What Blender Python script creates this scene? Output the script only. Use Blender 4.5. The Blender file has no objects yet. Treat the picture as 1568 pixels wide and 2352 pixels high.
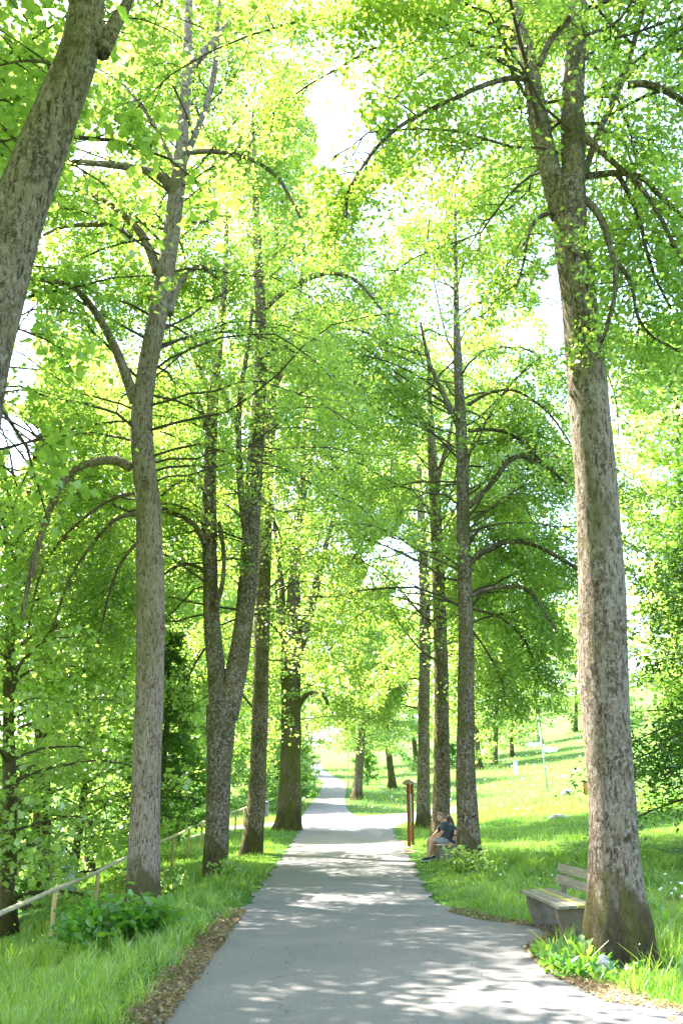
import bpy, bmesh, math, random
import numpy as np
from mathutils import Vector, Matrix
R = math.radians
rng = np.random.default_rng(7)
random.seed(7)
scn = bpy.context.scene
col = scn.collection

# ------------------------------------------------------------------ camera
F = 2250.0                      # focal length in units of a 1568 x 2352 frame
HC = 1.7                        # eye height
PITCH = math.atan((1840-1176)/F)
cp, sp = math.cos(PITCH), math.sin(PITCH)
cam_d = bpy.data.cameras.new('camera'); cam = bpy.data.objects.new('camera', cam_d); col.objects.link(cam)
cam.location = (0, 0, HC); cam.rotation_euler = (math.pi/2+PITCH, 0, 0)
cam_d.sensor_fit = 'VERTICAL'; cam_d.sensor_height = 36; cam_d.lens = 36*F/2352
cam_d.clip_end = 3000; scn.camera = cam

def at(u, v, Y):
    "world point at forward distance Y seen along a direction measured on the photograph"
    a, b = (u-784)/F, (1176-v)/F
    dy, dz = cp-b*sp, sp+b*cp
    return Vector((a*Y/dy, Y, HC+dz*Y/dy))
def depth(p): return p[1]*cp+(p[2]-HC)*sp
def project(P):
    d = P[:, 1]*cp+(P[:, 2]-HC)*sp
    b = (-P[:, 1]*sp+(P[:, 2]-HC)*cp)
    dd = np.maximum(d, .05)
    return 784+F*P[:, 0]/dd, 1176-F*b/dd, d

# ------------------------------------------------------------------ terrain
_ys = np.arange(-60, 420, .5)
_z = np.interp(_ys, [-60, 22, 30, 36, 42, 46, 52, 60, 78, 105, 200, 420], [0, 0, .1, .2, .38, .5, .65, .95, 1.75, 3.4, 9.6, 24])
_k = np.hanning(17); _k /= _k.sum()
_z = np.convolve(np.pad(_z, 8, mode='edge'), _k, mode='valid')
def sstep(a, b, x):
    t = np.clip((x-a)/(b-a), 0, 1); return t*t*(3-2*t)
def TZ(x, y):
    x = np.asarray(x, float); y = np.asarray(y, float)
    z = np.interp(y, _ys, _z)
    r = np.clip(x-4, 0, 80); r = np.where(r < 2, r*r/4, r-1)
    z = z+sstep(10, 55, y)*(.1*r+.0017*r*r)+(1-sstep(10, 55, y))*.03*r
    l = np.clip(-(x+2.0), 0, 200); l = np.where(l < 1, l*l/2, l-.5)
    fac = np.interp(y, [0, 10, 15, 24, 37, 60], [.36, .36, .32, .18, .06, .03])
    z = z-fac*np.minimum(l, 3.3)
    m = np.clip(l-3.3, 0, 200); g = np.interp(y, [0, 40, 75, 110], [1, 1, .25, .0])
    z = z-g*(.3*np.minimum(m, 8)+.06*np.clip(m-8, 0, 40))
    off = np.clip((np.abs(x)-2.6)/3, 0, 1)*.05
    z = z+off*(np.sin(x*.9+y*.37)+np.sin(y*.71-x*.33)+.6*np.sin(x*1.9-y*1.3))*.5
    return z
def tz(x, y): return float(TZ(x, y))

PL = ([0, 7.4, 12, 22, 50, 51.5], [-1.35, -1.4, -1.5, -1.66, -1.85, -2.2])
PR = ([0, 7.6, 8.3, 8.9, 9.4, 11, 12.7, 13.3, 14.0, 14.6, 15.1, 15.6, 16.4, 19, 25, 28, 34, 40, 46, 49, 51.5],
      [7.0, 6.5, 4.4, 2.96, 2.35, 2.15, 2.2, 2.5, 2.78, 2.76, 2.5, 2.1, 1.78, 1.62, 1.8, 1.95, 2.0, 2.1, 2.3, 2.6, 3.2])
SIDE = [((-9, 46.5), 2.2), ((-5.5, 48.8), 2.4), ((-2.6, 51), 3.0), ((.8, 54.0), 6.0), ((3.6, 57.0), 4.6), ((6.0, 61.5), 3.2), ((7.4, 64.5), 2.6)]
FAR = [((-.6, 55), 3.2), ((-.85, 62), 2.7), ((-.95, 72), 2.4), ((-.85, 84), 2.3), ((-.7, 96), 2.3), ((-.9, 108), 2.3), ((-1.8, 120), 2.2), ((-3.2, 135), 2.2), ((-4.2, 155), 2.2), ((-5, 190), 2.2)]
def wig(y): return .05*np.sin(y*2.3)+.035*np.sin(y*5.1+1)+.02*np.sin(y*11.7)
def path_d(x, y):
    "signed distance (negative inside) from the nearest paved edge"
    x = np.asarray(x, float); y = np.asarray(y, float)
    wg = wig(y)
    d = np.maximum(np.interp(y, *PL)-wg-x, x-np.interp(y, *PR)-wg)
    d = np.where(y > 51.5, np.maximum(d, y-51.5), d)
    for pts in (SIDE, FAR):
        for (p0, w0), (p1, w1) in zip(pts, pts[1:]):
            ax, ay = p0; bx, by = p1
            t = np.clip(((x-ax)*(bx-ax)+(y-ay)*(by-ay))/((bx-ax)**2+(by-ay)**2), 0, 1)
            d = np.minimum(d, np.hypot(x-ax-t*(bx-ax), y-ay-t*(by-ay))-(w0+(w1-w0)*t)/2)
    return d

# ------------------------------------------------------------------ materials
def mat(name):
    m = bpy.data.materials.new(name); m.use_nodes = True; nt = m.node_tree; nt.nodes.clear()
    o = nt.nodes.new('ShaderNodeOutputMaterial'); return m, nt, o
def N(nt, t, **k):
    n = nt.nodes.new(t)
    for a, b in k.items():
        if a.startswith('i_'): n.inputs[a[2:].replace('_', ' ')].default_value = b
        else: setattr(n, a, b)
    return n
def ramp(nt, src, stops, interp='LINEAR'):
    r = nt.nodes.new('ShaderNodeValToRGB'); r.color_ramp.interpolation = interp
    e = r.color_ramp.elements
    while len(e) < len(stops): e.new(.5)
    for el, (p, c) in zip(e, stops): el.position = p; el.color = (*c, 1)
    nt.links.new(src, r.inputs[0]); return r.outputs[0]
def mixc(nt, f, a, b, mode='MIX'):
    m = nt.nodes.new('ShaderNodeMix'); m.data_type = 'RGBA'; m.blend_type = mode
    for s, v in ((0, f), (6, a), (7, b)):
        if hasattr(v, 'is_linked'): nt.links.new(v, m.inputs[s])
        else: m.inputs[s].default_value = v if s == 0 else (*v, 1)
    return m.outputs[2]
def noise(nt, vec, scale, detail=4, rough=.55, dist=0):
    n = N(nt, 'ShaderNodeTexNoise'); n.inputs['Scale'].default_value = scale; n.inputs['Detail'].default_value = detail
    n.inputs['Roughness'].default_value = rough; n.inputs['Distortion'].default_value = dist
    nt.links.new(vec, n.inputs['Vector']); return n.outputs['Fac']
def mapping(nt, sc=(1, 1, 1), kind='Object'):
    t = N(nt, 'ShaderNodeTexCoord'); m = N(nt, 'ShaderNodeMapping'); m.inputs['Scale'].default_value = sc
    nt.links.new(t.outputs[kind], m.inputs['Vector']); return m.outputs[0]
def bump(nt, h, strength, dist=.02):
    b = N(nt, 'ShaderNodeBump'); b.inputs['Strength'].default_value = strength; b.inputs['Distance'].default_value = dist
    nt.links.new(h, b.inputs['Height']); return b.outputs[0]
def pbr(nt, o, c, rough=.8, spec=.3, nrm=None):
    p = N(nt, 'ShaderNodeBsdfPrincipled')
    if hasattr(c, 'is_linked'): nt.links.new(c, p.inputs['Base Color'])
    else: p.inputs['Base Color'].default_value = (*c, 1)
    p.inputs['Roughness'].default_value = rough; p.inputs['Specular IOR Level'].default_value = spec
    if nrm is not None: nt.links.new(nrm, p.inputs['Normal'])
    nt.links.new(p.outputs[0], o.inputs[0]); return p

def leaf_mat(name, ca, cb, ta, tb, tr=.55, gloss=.06):
    m, nt, o = mat(name)
    a = N(nt, 'ShaderNodeAttribute'); a.attribute_name = 'var'
    cr = ramp(nt, a.outputs['Fac'], [(0, ca), (1, cb)]); ct = ramp(nt, a.outputs['Fac'], [(0, ta), (1, tb)])
    d = N(nt, 'ShaderNodeBsdfDiffuse'); t = N(nt, 'ShaderNodeBsdfTranslucent'); g = N(nt, 'ShaderNodeBsdfGlossy')
    g.inputs['Roughness'].default_value = .42
    nt.links.new(cr, d.inputs[0]); nt.links.new(ct, t.inputs[0])
    x = N(nt, 'ShaderNodeMixShader'); x.inputs[0].default_value = tr
    nt.links.new(d.outputs[0], x.inputs[1]); nt.links.new(t.outputs[0], x.inputs[2])
    y = N(nt, 'ShaderNodeMixShader'); y.inputs[0].default_value = gloss
    nt.links.new(x.outputs[0], y.inputs[1]); nt.links.new(g.outputs[0], y.inputs[2]); nt.links.new(y.outputs[0], o.inputs[0])
    return m

def bark_mat(name, base, dark, pale, moss, mossamt=.35, lichen=.5, patch=.5):
    m, nt, o = mat(name)
    v1 = mapping(nt, (1, 1, .24)); v2 = mapping(nt, (1, 1, .5)); v3 = mapping(nt, (1, 1, 1))
    n1 = noise(nt, v1, 30, 6, .68, .6)                       # vertical furrows
    n2 = noise(nt, v2, 3.2, 6, .7, .3)                       # big patches
    n3 = noise(nt, v3, 17, 5, .7)                            # lichen spots
    n4 = noise(nt, v3, 60, 3, .6)
    c = ramp(nt, n1, [(.41, dark), (.48, base), (.62, tuple(min(1, x*1.3) for x in base))])
    dp = ramp(nt, n2, [(patch-.06, (0, 0, 0)), (patch+.06, (1, 1, 1))])
    dk = ramp(nt, n3, [(.44, (0, 0, 0)), (.5, (1, 1, 1))])
    f = N(nt, 'ShaderNodeMath', operation='MULTIPLY'); nt.links.new(dp, f.inputs[0]); nt.links.new(dk, f.inputs[1])
    f2 = N(nt, 'ShaderNodeMath', operation='MULTIPLY'); nt.links.new(f.outputs[0], f2.inputs[0]); f2.inputs[1].default_value = .75
    c = mixc(nt, f2.outputs[0], c, dark)
    ln = noise(nt, mapping(nt, (1.3, 1.3, 1.1)), 13, 6, .75, .4)
    lf = ramp(nt, ln, [(.53-.1*(lichen-.5), (0, 0, 0)), (.6-.1*(lichen-.5), (.85, .85, .85))])
    c = mixc(nt, lf, c, pale)
    mn = noise(nt, v2, 2.0, 4, .6, .2)
    mf = ramp(nt, mn, [(.56-mossamt*.2, (0, 0, 0)), (.7-mossamt*.2, (.7, .7, .7))])
    c = mixc(nt, mf, c, moss)
    tc = N(nt, 'ShaderNodeTexCoord'); sx = N(nt, 'ShaderNodeSeparateXYZ'); nt.links.new(tc.outputs['Object'], sx.inputs[0])
    zz = N(nt, 'ShaderNodeMath', operation='MULTIPLY_ADD'); nt.links.new(noise(nt, v2, 4, 4, .6), zz.inputs[0]); zz.inputs[1].default_value = -1.3; nt.links.new(sx.outputs[2], zz.inputs[2])
    bs = ramp(nt, zz.outputs[0], [(0, (.85, .85, .85)), (.28, (0, 0, 0))])          # damp, mossy foot of the trunk
    c = mixc(nt, bs, c, ramp(nt, noise(nt, v1, 7, 4, .6), [(.42, tuple(x*.9+.01 for x in dark)), (.56, (.09, .085, .018))]))
    c = mixc(nt, .25, c, ramp(nt, n4, [(.3, (.35, .3, .27)), (.7, (1, 1, 1))]), 'MULTIPLY')
    h = N(nt, 'ShaderNodeMath', operation='ADD'); nt.links.new(n1, h.inputs[0])
    h2 = N(nt, 'ShaderNodeMath', operation='MULTIPLY'); nt.links.new(n3, h2.inputs[0]); h2.inputs[1].default_value = .5
    nt.links.new(h2.outputs[0], h.inputs[1])
    pbr(nt, o, c, .9, .15, bump(nt, h.outputs[0], 1.0, .06)); return m

def plain_mat(name, c, c2=None, scale=8, rough=.8, spec=.3, stretch=(1, 1, 1), bmp=.2):
    m, nt, o = mat(name); v = mapping(nt, stretch); n = noise(nt, v, scale, 5, .65)
    cc = ramp(nt, n, [(.3, c), (.7, c2 or tuple(x*1.3 for x in c))])
    pbr(nt, o, cc, rough, spec, bump(nt, n, bmp, .01)); return m

M = {}
M['leaf'] = leaf_mat('linden_leaf', (.08, .17, .016), (.19, .29, .035), (.28, .5, .04), (.58, .76, .12), .56, .09)
M['leaf_far'] = leaf_mat('woodland_leaf', (.14, .24, .04), (.27, .36, .07), (.35, .6, .06), (.64, .84, .18), .56, .1)
M['leaf_deep'] = leaf_mat('deep_green_leaf', (.035, .12, .015), (.09, .2, .025), (.12, .36, .02), (.28, .52, .04), .5)  # deeper green foliage of shrubs, bushes and weeds
M['needle'] = leaf_mat('conifer_needle', (.035, .1, .018), (.09, .18, .025), (.08, .24, .015), (.22, .42, .03), .45)
M['grass'] = leaf_mat('grass_blade', (.06, .17, .012), (.21, .31, .035), (.16, .4, .016), (.46, .62, .06), .5, .08)
M['meadow'] = leaf_mat('meadow_blade', (.09, .2, .035), (.2, .3, .08), (.16, .36, .04), (.38, .52, .12), .45, .05)
M['litter'] = leaf_mat('litter', (.11, .07, .035), (.32, .24, .12), (.2, .12, .05), (.4, .3, .12), .25)
M['bark'] = bark_mat('bark_grey', (.26, .205, .16), (.07, .045, .03), (.37, .33, .29), (.11, .1, .03), .22, .5, .5)
M['bark_pale'] = bark_mat('bark_pale', (.31, .235, .185), (.11, .068, .045), (.4, .35, .31), (.15, .13, .04), .1, .4, .57)
M['bark_mottled'] = bark_mat('bark_mottled', (.22, .16, .1), (.055, .033, .018), (.4, .37, .32), (.1, .1, .02), .42, .65, .47)
M['bark_dark'] = bark_mat('bark_mossy', (.16, .12, .07), (.05, .033, .018), (.2, .2, .15), (.09, .1, .015), .7, .25, .5)
M['twig'] = plain_mat('twig_bark', (.05, .036, .022), (.11, .085, .055), 12)
M['needle_bark'] = plain_mat('conifer_bark', (.06, .035, .022), (.12, .08, .05), 12)

# asphalt
m, nt, o = mat('asphalt'); v = mapping(nt)
c = ramp(nt, noise(nt, v, 90, 3, .7), [(.3, (.105, .098, .096)), (.55, (.165, .154, .15)), (.78, (.28, .265, .255))])
c = mixc(nt, .8, c, ramp(nt, noise(nt, v, .7, 5, .6), [(.3, (.80, .81, .83)), (.7, (1.12, 1.1, 1.06))]), 'MULTIPLY')
c = mixc(nt, ramp(nt, noise(nt, v, 5, 6, .7), [(.62, (0, 0, 0)), (.75, (.35, .35, .35))]), c, (.2, .175, .14))
vw = N(nt, 'ShaderNodeVectorMath', operation='MULTIPLY_ADD'); nw = N(nt, 'ShaderNodeTexNoise'); nw.inputs['Scale'].default_value = 1.3; nw.inputs['Detail'].default_value = 5; nt.links.new(v, nw.inputs['Vector'])
nt.links.new(nw.outputs['Color'], vw.inputs[0]); vw.inputs[1].default_value = (1.6, 1.6, 1.6); nt.links.new(v, vw.inputs[2])
vo = N(nt, 'ShaderNodeTexVoronoi', feature='DISTANCE_TO_EDGE'); vo.inputs['Scale'].default_value = .22; nt.links.new(vw.outputs[0], vo.inputs['Vector'])
ck = ramp(nt, vo.outputs['Distance'], [(.0, (.5, .5, .5)), (.004, (0, 0, 0))])
c = mixc(nt, ck, c, (.04, .038, .035))
pbr(nt, o, c, .85, .25, bump(nt, noise(nt, v, 220, 3, .7), .55, .006)); M['asphalt'] = m
# ground
m, nt, o = mat('turf'); v = mapping(nt)
c = ramp(nt, noise(nt, v, 9, 6, .7), [(.3, (.035, .075, .014)), (.5, (.05, .12, .018)), (.72, (.1, .16, .03))])
c = mixc(nt, ramp(nt, noise(nt, v, .8, 5, .6), [(.5, (0, 0, 0)), (.75, (.5, .5, .5))]), c, (.12, .16, .045))
pbr(nt, o, c, .95, .1, bump(nt, noise(nt, v, 30, 4, .7), .8, .05)); M['ground'] = m
m, nt, o = mat('bare_soil'); v = mapping(nt)
c = ramp(nt, noise(nt, v, 28, 6, .75), [(.3, (.07, .05, .035)), (.5, (.15, .115, .08)), (.7, (.3, .25, .18))])
pbr(nt, o, c, .95, .1, bump(nt, noise(nt, v, 40, 5, .7), .9, .03)); M['soil'] = m
M['oldwood'] = plain_mat('weathered_plank', (.13, .12, .09), (.25, .23, .18), 6, .85, .2, (6, .5, 6), .4)
M['yellowwood'] = plain_mat('lichen_plank', (.2, .19, .06), (.33, .3, .11), 6, .85, .2, (6, .5, 6), .4)
M['redplank'] = plain_mat('rosy_plank', (.3, .2, .17), (.45, .33, .28), 6, .8, .2, (6, .5, 6), .3)
M['support'] = plain_mat('bench_support', (.12, .095, .065), (.22, .18, .135), 7, .9, .15)
M['concrete'] = plain_mat('mossy_concrete', (.17, .15, .11), (.28, .26, .19), 7, .9, .15)
M['postwood'] = plain_mat('brown_post', (.16, .05, .02), (.26, .09, .04), 6, .7, .3, (8, 8, .6), .2)
M['postcap'] = plain_mat('post_cap', (.2, .18, .13), (.33, .3, .23), 8)
M['board'] = plain_mat('grey_board', (.25, .25, .24), (.34, .34, .33), 4, .6)
M['rail'] = plain_mat('pale_rail', (.34, .29, .17), (.5, .43, .28), 5, .8, .2, (1, 1, 1), .2)
M['railpost'] = plain_mat('fence_post_wood', (.3, .22, .08), (.45, .34, .15), 6, .8)
M['metal'] = plain_mat('grey_metal', (.3, .32, .33), (.45, .47, .48), 3, .45, .5, (1, 1, 1), .03)
M['white'] = plain_mat('white_paint', (.6, .6, .58), (.75, .75, .73), 3, .5, .4, (1, 1, 1), .03)
M['bin'] = plain_mat('bin_grey', (.1, .12, .13), (.17, .19, .2), 4, .6)
M['stone'] = plain_mat('stone', (.25, .24, .21), (.42, .4, .36), 5, .9)
M['stump'] = plain_mat('orange_wood', (.3, .16, .05), (.45, .27, .1), 5, .8)
M['skin'] = plain_mat('skin', (.48, .27, .185), (.56, .33, .235), 3, .55, .35, (1, 1, 1), .02)
M['blond'] = plain_mat('fair_hair', (.22, .13, .065), (.34, .21, .11), 40, .6)
M['brownhair'] = plain_mat('brown_hair', (.055, .02, .014), (.1, .04, .028), 40, .45, .4, (1, 1, .15))
M['shirt'] = plain_mat('slate_cotton', (.045, .055, .065), (.065, .078, .09), 10, .9)
M['shorts'] = plain_mat('grey_shorts', (.2, .21, .24), (.3, .31, .34), 10, .9)
M['dshorts'] = plain_mat('teal_shorts', (.05, .07, .075), (.08, .1, .105), 10, .9)
M['shoe'] = plain_mat('dark_shoe', (.02, .018, .025), (.035, .03, .04), 10, .6)
M['sole'] = plain_mat('white_sole', (.55, .53, .55), (.65, .63, .65), 10, .6)
M['petal'] = plain_mat('white_petal', (.7, .7, .68), (.85, .85, .83), 10, .7)
M['yellow'] = plain_mat('yellow_petal', (.65, .5, .02), (.75, .6, .04), 10, .7)
M['eye'] = plain_mat('eye_dark', (.02, .015, .01), (.03, .02, .015), 10, .3)
M['seed'] = plain_mat('seed_head', (.5, .5, .47), (.65, .65, .62), 30, .9)

# ------------------------------------------------------------------ object helpers
def tag(o, label=None, cat=None, group=None, kind=None):
    for k, v in (('label', label), ('category', cat), ('group', group), ('kind', kind)):
        if v: o[k] = v
    return o
def empty(name, loc, label=None, cat=None, group=None):
    o = bpy.data.objects.new(name, None); o.empty_display_size = .2; col.objects.link(o); o.location = loc
    return tag(o, label, cat, group)
def link(name, me, m, parent=None):
    o = bpy.data.objects.new(name, me); col.objects.link(o)
    if m and not me.materials: me.materials.append(m)
    if parent: o.parent = parent
    return o
def npmesh(name, V, Fq, var=None):
    "V (n,3), Fq (m,4) quads"
    me = bpy.data.meshes.new(name); nf = len(Fq)
    me.vertices.add(len(V)); me.vertices.foreach_set('co', np.ascontiguousarray(V, dtype=np.float32).ravel())
    me.loops.add(nf*4); me.loops.foreach_set('vertex_index', np.ascontiguousarray(Fq, dtype=np.int32).ravel())
    me.polygons.add(nf); me.polygons.foreach_set('loop_start', np.arange(0, nf*4, 4, dtype=np.int32))
    me.polygons.foreach_set('loop_total', np.full(nf, 4, dtype=np.int32))
    if var is not None:
        a = me.attributes.new('var', 'FLOAT', 'POINT'); a.data.foreach_set('value', np.ascontiguousarray(var, dtype=np.float32))
    me.update(calc_edges=True); return me
class MB:
    def __init__(s): s.v = []; s.f = []
    def add(s, V, Fs):
        n = len(s.v); s.v += [tuple(p) for p in V]; s.f += [tuple(i+n for i in f) for f in Fs]
    def box(s, c, d, rz=0, bev=.0, ry=0, rx=0):
        bm = bmesh.new(); bmesh.ops.create_cube(bm, size=1)
        bmesh.ops.scale(bm, vec=d, verts=bm.verts)
        if bev: bmesh.ops.bevel(bm, geom=bm.edges[:], offset=bev, segments=2, affect='EDGES', profile=.6)
        mt = Matrix.Translation(c) @ Matrix.Rotation(rz, 4, 'Z') @ Matrix.Rotation(ry, 4, 'Y') @ Matrix.Rotation(rx, 4, 'X')
        bm.transform(mt); bm.verts.index_update()
        s.add([v.co[:] for v in bm.verts], [[v.index for v in f.verts] for f in bm.faces]); bm.free()
    def prism(s, prof, axis, a, b):
        "closed profile [(p,q)...] extruded along axis 'y' from a to b"
        n = len(prof)
        P = lambda p, q, t: (p, t, q) if axis == 'y' else (t, p, q)
        V = [P(p, q, a) for p, q in prof]+[P(p, q, b) for p, q in prof]
        s.add(V, [tuple(range(n))[::-1], tuple(range(n, 2*n))]+[(i, (i+1) % n, n+(i+1) % n, n+i) for i in range(n)])
    def tube(s, pts, rad, sides=8, res=1, cap=True, lump=0, flare=None, twist=0):
        P = [Vector(p) for p in pts]; n = len(P)
        if n < 2: return
        if res > 1 and n > 2:                       # Catmull-Rom
            Q = []; rr = []
            for i in range(n-1):
                p0, p1, p2, p3 = P[max(i-1, 0)], P[i], P[i+1], P[min(i+2, n-1)]
                for k in range(res):
                    t = k/res
                    Q.append(.5*((2*p1)+(p2-p0)*t+(2*p0-5*p1+4*p2-p3)*t*t+(3*p1-p0-3*p2+p3)*t**3)); rr.append(rad[i]*(1-t)+rad[i+1]*t)
            Q.append(P[-1]); rr.append(rad[-1]); P, rad = Q, rr; n = len(P)
        t0 = (P[1]-P[0]).normalized(); up = Vector((0, 1, 0)) if abs(t0.y) < .9 else Vector((1, 0, 0))
        a = t0.cross(up).normalized(); V = []; base = P[0].z
        ph = random.uniform(0, 6.28); q = random.uniform(0, 99)
        for i in range(n):
            t = (P[min(i+1, n-1)]-P[max(i-1, 0)]).normalized()
            a = (a-t*a.dot(t)).normalized(); b = t.cross(a)
            for j in range(sides):
                th = 2*math.pi*j/sides; r = rad[i]
                if lump:
                    z = P[i].z
                    r *= 1+lump*(math.sin(3*th+z*1.3+q)*.5+math.sin(2*th-z*2.1+q*2)*.5+math.sin(7*th+z*4.7+q)*.35+math.sin(z*3.1+th+q)*.4+math.sin(11*th+z*1.1)*.25)
                if flare:
                    hgt = max(0, P[i].z-flare[1]); e = math.exp(-hgt/flare[2])
                    r *= 1+flare[0]*e*(.55+.45*math.cos(flare[3]*th+ph)+.25*math.cos((flare[3]+3)*th+ph*2))
                V.append(P[i]+(a*math.cos(th)+b*math.sin(th))*r)
        Fs = [(i*sides+j, i*sides+(j+1) % sides, (i+1)*sides+(j+1) % sides, (i+1)*sides+j) for i in range(n-1) for j in range(sides)]
        if cap: Fs += [tuple(range(sides))[::-1], tuple((n-1)*sides+j for j in range(sides))]
        s.add(V, Fs)
    def build(s, name, m, parent=None, smooth=False):
        me = bpy.data.meshes.new(name); me.from_pydata(s.v, [], s.f)
        if smooth: me.polygons.foreach_set('use_smooth', [True]*len(me.polygons))
        me.update(); return link(name, me, m, parent)

# ------------------------------------------------------------------ leaves
def unit(a): return a/np.maximum(np.linalg.norm(a, axis=1, keepdims=True), 1e-6)
def leaf_mesh(name, P, size, near=False, aspect=.85, flat=.75, droop=.35, g=rng, tone=None, outd=None):
    n = len(P)
    Nn = unit(g.normal(0, flat, (n, 3))+np.array([0, 0, 1.0]))
    H = g.normal(0, 1, (n, 3))+np.array([0, 0, -droop*2])
    if outd is not None: H = H*.45+outd
    U = unit(H-Nn*np.sum(H*Nn, 1, keepdims=True)); W = np.cross(Nn, U)
    L = (size*(.45+.95*g.random(n)**.8))[:, None]; w = L*aspect; fo = L*g.uniform(.05, .25, (n, 1))
    if near:
        pts = [P, P+U*L*.22+W*w*.42+Nn*fo, P+U*L*.68+W*w*.36+Nn*fo, P+U*L*1.05, P+U*L*.68-W*w*.36+Nn*fo, P+U*L*.22-W*w*.42+Nn*fo]
        V = np.stack(pts, 1).reshape(-1, 3); b = np.arange(n)[:, None]*6
        Fq = np.concatenate([b+np.array([[0, 3, 2, 1]]), b+np.array([[0, 5, 4, 3]])], 0); k = 6
    else:
        pts = [P, P+U*L*.5+W*w*.5+Nn*fo, P+U*L, P+U*L*.45-W*w*.5+Nn*fo]
        V = np.stack(pts, 1).reshape(-1, 3); Fq = np.arange(n*4).reshape(-1, 4); k = 4
    var = np.clip((g.normal(.5, .2, n)+.13*np.sin(P[:, 0]*2.3+P[:, 2]*1.1)+.13*np.sin(P[:, 1]*2.7-P[:, 2]*1.9+1)) if tone is None else tone+g.normal(0, .18, n), 0, 1)
    return npmesh(name, V, Fq, np.repeat(var, k))

# openings in the canopy where the photograph shows sky: (u, v, half width, half height, strength)
HOLES = [(765, 255, 50, 80, .92), (800, 330, 65, 75, .95), (850, 560, 75, 50, .45), (1285, 690, 42, 90, 1.0), (1255, 560, 30, 40, .5), (30, 800, 60, 130, .95),
         (40, 1010, 55, 70, 1.0), (205, 350, 50, 55, .9), (265, 370, 50, 40, .6), (900, 1290, 70, 60, .85), (940, 1365, 40, 40, .9), (790, 1230, 80, 45, .4), (1450, 240, 50, 55, .5),
         (1480, 300, 60, 60, .4), (440, 60, 60, 30, .3), (840, 850, 60, 60, .35), (960, 290, 60, 70, .5), (1030, 370, 60, 60, .4), (20, 60, 40, 40, .6), (1440, 700, 30, 60, .5), (60, 650, 30, 60, .3), (1180, 1090, 60, 30, .3), (900, 470, 60, 50, .5), (480, 150, 40, 40, .4), (60, 1300, 80, 90, .45), (120, 1500, 80, 80, .35), (40, 1720, 60, 90, .45), (140, 1880, 110, 80, .5), (240, 1750, 50, 90, .4), (180, 1230, 60, 60, .4), (300, 1830, 60, 60, .4), (1070, 1250, 20, 100, .3)]
CORR = []                         # trunk corridors kept mostly clear of nearer leaves
LIMBS = []
def thin(P, g, own=None):
    u, v, d = project(P); keep = np.ones(len(P), bool); rnd = g.random(len(P))
    for (a, b, ru, rv, s) in HOLES:
        q = ((u-a)/ru)**2+((v-b)/rv)**2
        q = q*(1+.35*np.sin(u*.071+v*.043)+.25*np.sin(v*.11-u*.05))
        keep &= ~((rnd < s*(1-sstep(.75, 1.5, q))) & (d > 0))
    rnd = g.random(len(P))
    for us, vs, ws, dd, s in CORR:
        c = np.interp(v, vs, us); w = np.interp(v, vs, ws)
        ins = (np.abs(u-c) < w*.5+3) & (v > vs[0]) & (v < vs[-1]) & (d < dd+.2) & (d > 0)
        keep &= ~(ins & (rnd < s))
    for (u0, v0, u1, v1, hw, dd) in LIMBS:
        cnd = np.nonzero(keep & (d > 0) & (d < dd+.4) & (u > min(u0, u1)-20) & (u < max(u0, u1)+20) & (v > min(v0, v1)-20) & (v < max(v0, v1)+20))[0]
        if len(cnd):
            uu, vv = u[cnd], v[cnd]; t = np.clip(((uu-u0)*(u1-u0)+(vv-v0)*(v1-v0))/((u1-u0)**2+(v1-v0)**2), 0, 1)
            near_ = np.hypot(uu-u0-t*(u1-u0), vv-v0-t*(v1-v0)) < hw
            keep[cnd[near_ & (rnd[cnd] < .92)]] = False
    return keep

# ------------------------------------------------------------------ growth
def bough(p, d, L, droop, g, n=9, wob=.18):
    pts = [np.array(p, float)]; d = np.array(d, float); d /= np.linalg.norm(d); st = L/n
    for i in range(n):
        d = d+g.normal(0, wob, 3)*.6+np.array([0, 0, -droop*(.35+i/n)]); d /= np.linalg.norm(d)
        pts.append(pts[-1]+d*st)
    return np.array(pts)
def shoots(pts, g, k, Lf, droop, t0=.2):
    "secondary shoots along a limb"
    out = []; n = len(pts)-1; L = np.linalg.norm(np.diff(pts, axis=0), axis=1).sum(); s = 1
    for i in range(k):
        t = t0+(1-t0)*(i+g.random()*.8)/k; a = min(int(t*n), n-1); f = t*n-a
        p = pts[a]*(1-f)+pts[a+1]*f; ax = pts[a+1]-pts[a]; ax /= max(np.linalg.norm(ax), 1e-6)
        sd = np.cross(ax, [0, 0, 1.0]); q = np.linalg.norm(sd)
        sd = sd/q if q > .15 else g.normal(0, 1, 3)
        s = -s; d = ax*.55+sd*s*.8+g.normal(0, .35, 3)+np.array([0, 0, .12])
        out.append(bough(p, d, Lf*g.uniform(.6, 1.3)*(1-.35*t), droop, g, 5, .2))
    return out
def scatter_leaves(sh, per, g, spread=.16):
    if not sh: return np.zeros((0, 3))
    A = np.array(sh); m, n = A.shape[0], A.shape[1]-1
    idx = np.repeat(np.arange(m), per); t = g.random(len(idx))**.75*n*.999; a = t.astype(int); f = (t-a)[:, None]
    P = A[idx, a]*(1-f)+A[idx, a+1]*f
    return P+g.normal(0, 1, P.shape)*np.array([spread, spread, spread*.75])

def limb_corr(limbs, Y):
    for (pp, w0, w1, dy, k) in limbs:
        if w0 < 9: continue
        n = len(pp)
        for i in range(n-1):
            (a, b), (c, e) = pp[i], pp[i+1]; LIMBS.append((a, b, c, e, (w0+(w1-w0)*i/(n-1))/2+5, depth(at(a, b, Y+dy*i/(n-1)))))
def stem_pts(spec, Y, lean=0):
    out = []; rad = []
    for i, (u, v, w) in enumerate(spec):
        p = at(u, v, Y+lean*i); out.append(p); rad.append(w/2*depth(p)/F)
    return out, rad

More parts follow.
